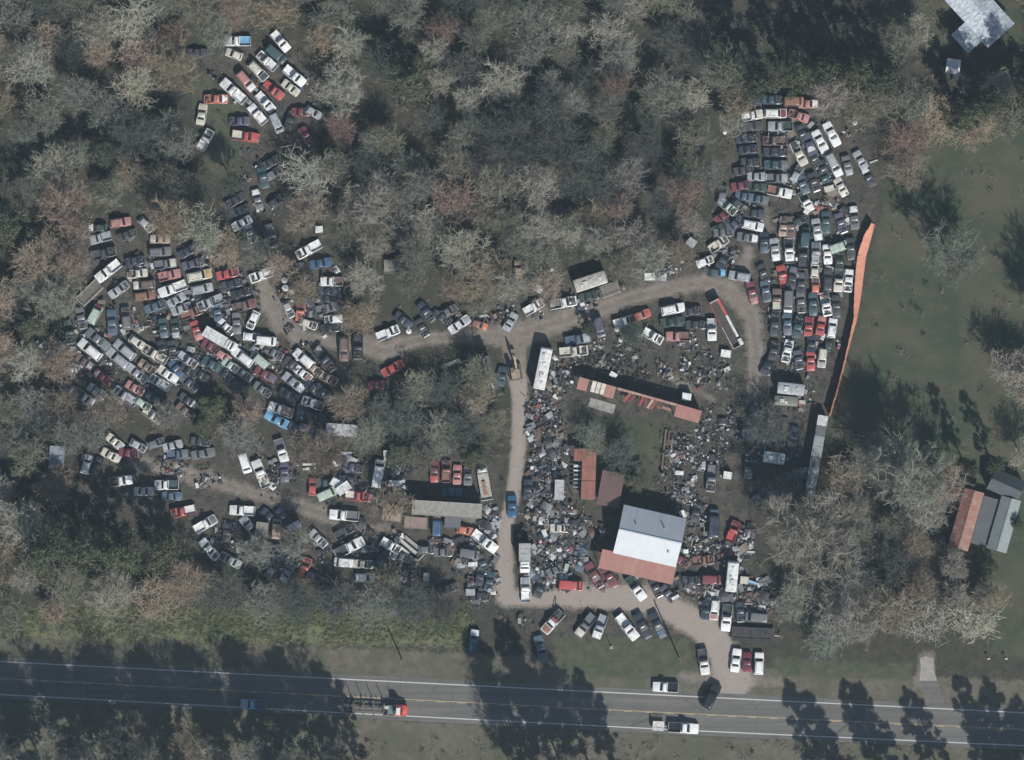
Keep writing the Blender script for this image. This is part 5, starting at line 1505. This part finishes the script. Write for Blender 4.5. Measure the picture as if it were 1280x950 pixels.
OPEN = [LAWN, [(878, -60), (1125, -60), (1112, 74), (1000, 72), (885, 62)], [(-60, 150), (28, 150), (42, 250), (-60, 250)], [(75, 592), (240, 592), (255, 668), (75, 672)], [(1165, 40), (1290, 40), (1290, 100), (1170, 105)],  [(-400, 770), (600, 770), (640, 760), (980, 810), (1700, 815), (1700, 1000), (-400, 938)], [(655, 640), (960, 640), (975, 830), (640, 830)], [(240, 60), (300, 45), (395, 60), (395, 150), (330, 215), (262, 215), (240, 160)]]
def lane_d(x, y): return min(float(seg_dist(np.array([x]), np.array([y]), q)[0]) for q in LANES[:4])
trees = []    # x, y, radius px, height m, kind, tone
def can(x, y, r, sp=.78):
    for a, b, c, *_ in trees:
        if (a - x) ** 2 + (b - y) ** 2 < ((r + c) * sp) ** 2: return False
    return True
man = [(1005, 668, 64, 19, 'B', 'g'), (1138, 588, 52, 21, 'B', 'g'), (1186, 322, 40, 15, 'B', 's'), (1258, 466, 30, 13, 'b', 'g'), (1062, 765, 42, 14, 'b', 'g'), (1112, 758, 34, 14, 'b', 'b'), (1160, 770, 34, 13, 'b', 'g'), (1212, 777, 34, 11, 'b', 'g'), (1100, 585, 34, 18, 'b', 's'), (1180, 605, 26, 14, 'b', 'b'), (1240, 578, 15, 13, 'e', 'm'),
       (1095, 560, 26, 7, 'b', 's'), (1060, 720, 34, 12, 'b', 'd'), (1125, 700, 26, 9, 'b', 'd'), (990, 745, 30, 9, 'b', 's'), (1275, 570, 24, 9, 'b', 'g'), (1060, 600, 30, 8, 'b', 'b'),
       (1236, 708, 13, 6, 'e', 'm'), (1030, 790, 30, 8, 'b', 's'), (1306, 390, 36, 17, 'B', 's'), (1150, 640, 34, 10, 'b', 'g'), (1206, 582, 17, 15, 'e', 'e'), (1270, 655, 12, 5, 'e', 'm'), (1292, 480, 30, 11, 'b', 'b'),
       (1135, 175, 30, 6, 'b', 'r'), (1170, 150, 30, 6, 'b', 'b'), (1215, 160, 30, 7, 'b', 'b'), (1130, 215, 26, 6, 'b', 'b'), 
       (1250, 146, 32, 17, 'b', 'o'), (1202, 148, 26, 16, 'e', 'm'), (1280, 130, 32, 19, 'e', 'm'), (1230, 132, 26, 17, 'e', 'e'), (270, 510, 26, 5, 'e', 'm'), (252, 532, 18, 4, 'e', 'm'), (290, 530, 18, 4, 'e', 'm'),
       (945, 108, 30, 19, 'e', 'e'), (985, 96, 32, 20, 'e', 'm'), (1025, 92, 32, 21, 'e', 'e'), (1062, 98, 32, 21, 'e', 'm'), (1098, 104, 30, 19, 'e', 'e'), (905, 96, 32, 18, 'b', 'o'), (1080, 135, 32, 14, 'b', 'o'), (1132, 128, 30, 14, 'b', 'o'), (1040, 122, 28, 16, 'b', 'g'), (925, 132, 26, 12, 'b', 'b'), (258, 288, 30, 17, 'b', 'g'), (216, 280, 28, 15, 'b', 'b'), (292, 232, 20, 12, 'b', 'd'), (15, 282, 34, 19, 'e', 'm'), (-15, 300, 30, 20, 'e', 'e'),
       (60, 690, 36, 16, 'e', 'm'), (110, 685, 34, 18, 'e', 'm'), (160, 690, 36, 18, 'e', 'm'), (208, 685, 34, 17, 'e', 'm'), (85, 660, 30, 17, 'e', 'e'), (240, 725, 30, 12, 'b', 'b'), (30, 660, 36, 13, 'b', 'g'), (85, 735, 32, 10, 'b', 'o'), (140, 740, 32, 9, 'b', 'g'), (190, 745, 32, 9, 'b', 'b'),
       (285, 740, 30, 10, 'b', 'd'), (330, 745, 30, 10, 'b', 's'), (375, 750, 28, 9, 'b', 'd'), (425, 752, 28, 9, 'b', 'd'), (470, 755, 28, 9, 'b', 's'), (515, 752, 28, 9, 'b', 'd'), (552, 758, 22, 8, 'b', 'd'),
       (500, 525, 34, 8, 'b', 'd'), (545, 540, 34, 8, 'b', 's'), (585, 535, 28, 8, 'b', 'd'), (520, 480, 26, 7, 'b', 'o'), (460, 545, 26, 7, 'b', 's'), (555, 490, 26, 7, 'b', 'd'), (500, 565, 24, 6, 'e', 'm'), (595, 570, 22, 6, 'e', 'm'), (775, 570, 26, 6, 'b', 'd'), (795, 600, 18, 5, 'e', 'm'), (740, 550, 22, 6, 'b', 's'),
       (960, 535, 28, 8, 'b', 'd'), (985, 620, 30, 9, 'b', 'd'), (300, 545, 26, 7, 'b', 's'), (790, 418, 16, 5, 'b', 'd'), (735, 410, 14, 4, 'e', 'e')]
trees += man
# tall pines and bare trees south of the highway: their shadows lie across it
pines = [(20, 1000, 30, 24), (75, 1005, 30, 25), (130, 1000, 32, 25), (190, 1005, 32, 26), (250, 1000, 30, 25), (310, 1005, 32, 26), (370, 1000, 32, 26), (425, 1004, 30, 25), (462, 990, 24, 21), (-30, 1000, 32, 24),
         (672, 985, 26, 27), (712, 978, 28, 27), (752, 990, 26, 25), (730, 1020, 30, 28), (795, 1012, 22, 23), (690, 1035, 26, 27),
         (1052, 1012, 24, 23), (1080, 1040, 26, 25), (1118, 1002, 23, 22), (1138, 1015, 24, 23), (1196, 1012, 24, 22), (1262, 1000, 26, 22), (1300, 1012, 28, 23), (1335, 1030, 28, 23), (1290, 1050, 26, 24)]
south_bare = [(-10, 935, 34, 21, 's'), (38, 950, 36, 22, 'g'), (82, 930, 34, 22, 's'), (122, 955, 36, 23, 'g'), (165, 935, 34, 23, 'd'), (205, 950, 36, 24, 's'), (248, 932, 34, 23, 'b'), (290, 952, 36, 24, 'g'), (332, 938, 34, 24, 's'), (375, 955, 36, 24, 's'), (412, 945, 30, 24, 'd'), (440, 965, 26, 23, 'd'), (60, 972, 34, 24, 's'), (150, 980, 34, 24, 'g'), (225, 978, 34, 24, 's'), (300, 980, 34, 25, 'g'), (385, 980, 32, 25, 's'),
         (655, 975, 26, 24, 's'), (695, 965, 28, 26, 's'), (735, 970, 28, 25, 's'), (775, 980, 24, 22, 's')]
pines_south = [(x, y, r * (1.2 if x < 500 else 1.05), h * (1.1 if x < 900 else 1.), 'P', 'e') for x, y, r, h in pines]
def tone_at(x, y):
    r = rng.random()
    if x < 420: return ('b' if r < .36 else 'g' if r < .55 else 's' if r < .80 else 'o' if r < .90 else 'd')
    if y > 880: return 's' if r < .6 else 'b'
    if y < 260 and x < 900: return ('d' if r < .34 else 's' if r < .62 else 'o' if r < .78 else 'g' if r < .93 else 'r')
    if x > 850: return ('o' if r < .4 else 'g' if r < .65 else 's' if r < .85 else 'b')
    return ('g' if r < .25 else 's' if r < .55 else 'o' if r < .8 else 'b')
trees += [(x, y, r, h, 'D', t) for x, y, r, h, t in south_bare]
tries = 0
while len(trees) < 340 + 0 and tries < 26000:
    tries += 1; x = rng.uniform(-50, 1330); y = rng.uniform(-45, 1000); r = rng.uniform(19, 37)
    if y > 765: continue
    if not can(x, y, r, .62 if tries < 15000 else .56): continue
    X_, Y_ = np.array([x]), np.array([y])
    if any(inpoly(X_, Y_, q)[0] for q in OPEN): continue
    dv = np.hypot(vx - x, vy - y).min()
    if dv < r * .62 + 9: continue
    if any(math.hypot(a - x, b - y) < c + r * (.85 if a > 1010 else .5) for a, b, c in BLOCK): continue
    if lane_d(x, y) < r * .9: continue
    if 240 < y and 440 < x < 870 and 380 < y: 
        if not (440 < x < 620): continue
    k = 'b'
    if rng.random() < (.07 if (y < 260 and 440 < x < 900) else .03): k = 'e'
    h = rng.uniform(7.5, 12.5) * (r / 28) ** .4
    if y > 905: h = rng.uniform(9, 12)
    t = tone_at(x, y) if k == 'b' else ('e' if rng.random() < .5 else 'm')
    trees.append((x, y, r, h, k, t))
print('TREES', len(trees), tries)
TZ = [('in the top left corner woods', 50, 50), ('in the woods above the left clearing edge', 190, 40), ('left of the northwest clearing', 180, 120), ('in the left edge woods, upper part', 40, 170), ('between the northwest clearing and west lot', 190, 220), ('in the left edge woods above the west lot', 50, 290),
      ('above the northwest clearing', 330, 5), ('right of the northwest clearing', 440, 100), ('right of the gap below the clearing', 430, 210), ('at the top edge left of centre', 450, 20), ('in the dark woods at top centre', 570, 60), ('in the north woods, left heart', 540, 160), ('in the north woods, lower left', 480, 270), ('above the wagon bed in the woods', 500, 320),
      ('in the north woods, exact centre', 640, 160), ('in the north woods, lower centre', 620, 270), ('just above the main lane centre', 620, 340), ('at the top edge right of centre', 710, 40), ('in the north woods, right heart', 740, 160), ('in the north woods, lower right', 750, 270), ('above the grey camper on the lane', 780, 320), ('at the top, left of the dark clearing', 840, 50), ('left of the east lot columns', 850, 160), ('left of the east lot corner', 850, 250),
      ('above the east lot', 980, 100), ('at the top edge right corner woods', 980, 30), ('right above the east lot', 1100, 120), ('by the silver roofed house', 1220, 120), ('on the brown brush above the lawn', 1150, 180), ('on the lawn', 1190, 350), ('on the lawn by the right edge', 1290, 420), ('above the rust roofed house', 1140, 600), ('beside the right edge houses', 1250, 620), ('beside the narrow fence shed', 1060, 590),
      ('in the shady ground below the east lot', 960, 560), ('at the lower right yard edge', 1010, 700), ('in the lower right grove', 1120, 700), ('in the brush line above the highway', 1110, 770), ('left of the west lot', 30, 380), ('below the far left of the west lot', 50, 510), ('below the west lot middle', 180, 540), ('on the mossy patch in the west lot', 270, 515), ('left of the southwest track', 40, 620), ('below the southwest track start', 130, 690),
      ('in the lower left woods above the verge', 220, 740), ('above the verge below the scrap yard', 370, 745), ('above the verge left of the entrance', 500, 750), ('on the tree island left of the central lane', 540, 510), ('below the pale flat trailer', 450, 560), ('in the garden behind the warehouse', 770, 575), ('on the grass island in the lane loop', 760, 410), ('south of the highway, far left', 60, 940), ('south of the highway, left', 220, 940), ('south of the highway, left of centre', 380, 940), ('in the strip right of the southwest track', 300, 560), ('around the west bend', 400, 290), ('under the gap below the clearing', 250, 260)]
tg = {}
allt = [(*t, 0) for t in trees] + [(*t, 1) for t in pines_south]
for i, t in enumerate(allt):
    x, y, r, h, k, tn, off = t
    z = zone_of(x, y, TZ) if not off else ('beyond the bottom frame edge')
    if k in 'bBD': w = (('large ' if k == 'B' else '') + TONE[tn][1] + ' leafless tree')
    elif k == 'e': w = GREEN[tn][1] + ' bushy tree'
    else: w = 'tall dark pine'
    tg.setdefault((z, w), []).append(i)
tlab = {}
for (z, w), ids in tg.items():
    pts = [allt[i][:2] for i in ids]
    for j, i in enumerate(ids):
        tlab[i] = f"{w} {z}" if len(ids) == 1 else f"{w} {z}, {rank_words(pts, j)}"
        if len(tlab[i].split()) > 16: tlab[i] = tlab[i].replace(' in the ', ' in ').replace(' from the ', ' from ').replace(' leafless tree', ' tree').replace(' on the ', ' on ')
def plant(i, t):
    x, y, r, h, k, tn, off = t; X, Y = P(x, y); jr = random.Random(i * 7 + 3)
    sx_ = (1.15 if (k == 'B' or (k == 'b' and r > 35)) else 1.08) if k in 'bBD' else 1.
    src, Rc, H0 = {'b': (BARE, 4, 10.8), 'D': (DENSE, 5, 23), 'B': (BIG, 8, 13), 'e': (LEAFY, 3.2, 10), 'P': (PINE, 4.2, 23)}[k]
    if k == 'b' and r > 35: src, Rc, H0 = BIG, 8, 13
    tr, cr = jr.choice(src); nm = {'b': 'bare_tree', 'D': 'bare_tree', 'B': 'bare_tree', 'e': 'bushy_tree', 'P': 'pine_tree'}[k]
    o = thing(nm, tlab[i], 'tree', (X, Y, 0), jr.uniform(0, 6.28), {'b': 'leafless trees of the woods', 'D': 'leafless trees south of the highway', 'B': 'leafless trees of the woods', 'e': 'evergreen bushy trees', 'P': 'pines south of the highway'}[k])
    s = r / S / Rc; o.scale = (s, s, h / H0)
    c = TONE[tn][0] if k in 'bBD' else GREEN[tn][0]; j = jr.uniform(.85, 1.15); c = tuple(q * j * sx_ * jr.uniform(.96, 1.04) for q in c)
    link('trunk', tr, o, tuple(min(.5, q * (1.2 if (k == 'B' or r > 36) else 1.5)) for q in c) if k in 'bBD' else (.16, .13, .10)); link('crown', cr, o, c)
for i, t in enumerate(allt): plant(i, t)

# ------------------------------------------------------------------ undergrowth, brush and grass tufts nobody could count
def brush(name, label, cx, cy, rad, hh, nl, seed, leaf, mat, thin=.25):
    g = np.random.default_rng(seed); n = len(cx); k = np.repeat(np.arange(n), nl); N_ = len(k)
    v = g.normal(0, 1, (N_, 3)); v /= np.linalg.norm(v, axis=1, keepdims=True); v[:, 2] = np.abs(v[:, 2])
    o = np.stack([cx[k], cy[k], np.zeros(N_)], -1) + v * np.stack([rad[k], rad[k], hh[k]], -1) * (g.random((N_, 1)) ** .5)
    a = g.normal(0, 1, (N_, 3)); a /= np.linalg.norm(a, axis=1, keepdims=True); b = np.cross(a, v); b /= np.linalg.norm(b, axis=1, keepdims=True) + 1e-6; s = g.uniform(.6, 1.5, N_)[:, None] * leaf
    V = np.stack([o - b * s * thin, o + b * s * thin, o + a * s], 1).reshape(-1, 3)
    me = np_mesh(name, V, np.arange(3 * N_).reshape(-1, 3), 3, [mat])
    return tag(link(name, me), label, 'undergrowth', None, 'stuff')
def under_mat(name, *cols):
    m, nt, b = newmat(name); tc = nt.nodes.new('ShaderNodeTexCoord'); v = tc.outputs['Object']
    c = mixc(nt, ramp(nt, noise(nt, .12, 4, .6, v), (.42, 0.), (.58, 1.)), cols[0], cols[1])
    c = mixc(nt, ramp(nt, noise(nt, .9, 3, .6, v), (.45, 0.), (.62, .8)), c, cols[2])
    nt.links.new(c, b.inputs['Base Color']); b.inputs['Roughness'].default_value = .9; b.inputs['Specular IOR Level'].default_value = .2; return m
def scatter(n, fn, seed, box=(-60, 1340, -50, 1010)):
    g = np.random.default_rng(seed); x = g.uniform(box[0], box[1], n); y = g.uniform(box[2], box[3], n); k = fn(x, y, g); return x[k], y[k]
def blocked(x, y, m=10):
    bad = np.zeros(x.shape, bool)
    for i in range(0, len(vx)): bad |= (np.abs(x - vx[i]) < m + 4) & (np.abs(y - vy[i]) < m + 4)
    for q in LANES: bad |= seg_dist(x, y, q) < 3
    a, b = road_y(x); bad |= (y > a - 8) & (y < b + 8)
    for q in BLOCK[7:22]: bad |= np.hypot(x - q[0], y - q[1]) < q[2] * .75
    return bad
def woods(x, y, g):
    bad = blocked(x, y)
    for q in LOTS + [LAWN, GARDEN]: bad |= (polydist(x, y, q) < 4) & (g.random(x.shape) > .18)
    bad |= (y > np.interp(x, [0, 580, 600, 1280], [760, 762, 800, 800])) & (y < 925); return ~bad
x, y = scatter(5600, woods, 21); g_ = np.random.default_rng(5); n_ = len(x)
brush('undergrowth', 'brown and grey twiggy undergrowth between the woodland trees', (x - 640) / S, (475 - y) / S, g_.uniform(.3, 1.5, n_), .3 + 2.4 * g_.random(n_) ** 2, 34, 1, .5, under_mat('undergrowth_twigs', (.185, .172, .145), (.24, .20, .165), (.115, .112, .098)), .075)
x, y = scatter(800, woods, 22); n_ = len(x)
brush('undergrowth', 'low evergreen bushes between the woodland trees', (x - 640) / S, (475 - y) / S, g_.uniform(.4, 1.2, n_), g_.uniform(.3, 1.3, n_), 60, 2, .22, under_mat('undergrowth_leaves', (.05, .06, .038), (.065, .07, .045), (.045, .048, .035)), .3)
def lotf(x, y, g):
    bad = blocked(x, y, 8); ok = np.zeros(x.shape, bool)
    for q in LOTS + [GARDEN]: ok |= polydist(x, y, q) < 0
    return ok & ~bad
x, y = scatter(5200, lotf, 23); n_ = len(x)
brush('weeds', 'low weeds growing between the parked wrecks', (x - 640) / S, (475 - y) / S, g_.uniform(.3, 1.1, n_), .15 + 1.2 * g_.random(n_) ** 2, 34, 3, .26, under_mat('weeds', (.07, .085, .045), (.12, .115, .075), (.09, .08, .06)), .15)
def vergef(x, y, g): return (np.abs(y - np.interp(x, [0, 300, 580], [776, 781, 785])) < np.interp(x, [0, 100, 580, 600], [12, 15, 18, 0]) + g.normal(0, 5, x.shape) + 3 * np.sin(x * .11) + 3 * np.sin(x * .043 + 1)) & (x < 588 + g.normal(0, 4, x.shape)) & (np.sin(x * .07 + y * .05) + g.normal(0, .8, x.shape) > -1.1)
x, y = scatter(9000, vergef, 24, (-60, 590, 750, 815)); n_ = len(x)
brush('verge_grass', 'tall yellow green grass on the bank above the highway', (x - 640) / S, (475 - y) / S, g_.uniform(.3, .8, n_), g_.uniform(.2, .9, n_), 50, 4, .3, under_mat('verge_grass', (.19, .215, .115), (.24, .24, .155), (.12, .14, .085)), .08)
# two fallen dead trunks in the left woods
for i, (x, y, a, L_) in enumerate(((147, 139, -80, 20), (157, 135, -84, 17), (492, 252, -78, 14), (340, 288, 76, 12))):
    X, Y = P(x, y); m = MB(); L_ /= S
    m.loft([[(t * L_ - L_ / 2, .16 * (1 - t * .5) * math.cos(q), .3 + .16 * (1 - t * .5) * math.sin(q)) for q in [k * 1.047 for k in range(6)]] for t in (0, .3, .6, 1)])
    o = m.build('fallen_trunk', OBJC, None, (.52, .50, .45), True); o.location = (X, Y, .2); o.rotation_euler.z = R(a); o.rotation_euler.y = R(-4)
    tag(o, ('left of two pale fallen trunks in the left woods', 'right of two pale fallen trunks in the left woods', 'pale fallen trunk in the woods right of the northwest clearing', 'short pale log above the west bend lane')[i], 'fallen trunk', 'fallen trunks')

# ------------------------------------------------------------------ light, sky, air, camera
EL = R(41); az = Vector((.40, -.917, 0)).normalized()
sdir = Vector((az.x * math.cos(EL), az.y * math.cos(EL), math.sin(EL)))
sl = bpy.data.lights.new('sun', 'SUN'); sl.energy = SUN_E; sl.angle = R(.53); sl.color = (1., .97, .925)
so = bpy.data.objects.new('sun', sl); COL.objects.link(so); so.rotation_euler = sdir.to_track_quat('Z', 'Y').to_euler(); so.location = (60, -140, 160)
w = bpy.data.worlds.new('World'); scn.world = w; w.use_nodes = True; nt = w.node_tree; bg = nt.nodes['Background']
sk = nt.nodes.new('ShaderNodeTexSky'); sk.sky_type = 'NISHITA'; sk.sun_disc = False; sk.sun_elevation = EL; sk.sun_rotation = math.atan2(az.x, az.y)
nt.links.new(sk.outputs[0], bg.inputs[0]); bg.inputs[1].default_value = SKY_E
CAMH = 900.
cam = bpy.data.cameras.new('camera'); co = bpy.data.objects.new('camera', cam); COL.objects.link(co); scn.camera = co
co.location = (0, P(0, 475)[1], CAMH); co.rotation_euler = (0, 0, 0)
cam.sensor_width = 36; cam.lens = 36 * CAMH / (1280 / S); cam.clip_start = 10; cam.clip_end = 6000
hz = MB().box((0, 0, (CAMH + 6) / 2 - .5), (6100, 6100, CAMH + 7)); ho = hz.build('haze', []) if False else link('haze', hz.mesh('haze', []))
hm = bpy.data.materials.new('haze'); hm.use_nodes = True; hn = hm.node_tree; hn.nodes.clear()
out = hn.nodes.new('ShaderNodeOutputMaterial'); pv = hn.nodes.new('ShaderNodeVolumePrincipled'); pv.inputs['Color'].default_value = (.62, .84, 1., 1); pv.inputs['Density'].default_value = HAZE_D; pv.inputs['Anisotropy'].default_value = 0.
hn.links.new(pv.outputs[0], out.inputs['Volume']); ho.data.materials.append(hm); tag(ho, kind='stuff')
scn.view_settings.view_transform = 'Standard'; scn.view_settings.look = 'None'; scn.view_settings.gamma = 1; scn.view_settings.use_curve_mapping = False
scn.view_settings.exposure = EXPO
scn.cycles.volume_bounces = 0; scn.cycles.max_bounces = 4; scn.cycles.diffuse_bounces = 2; scn.cycles.transparent_max_bounces = 8
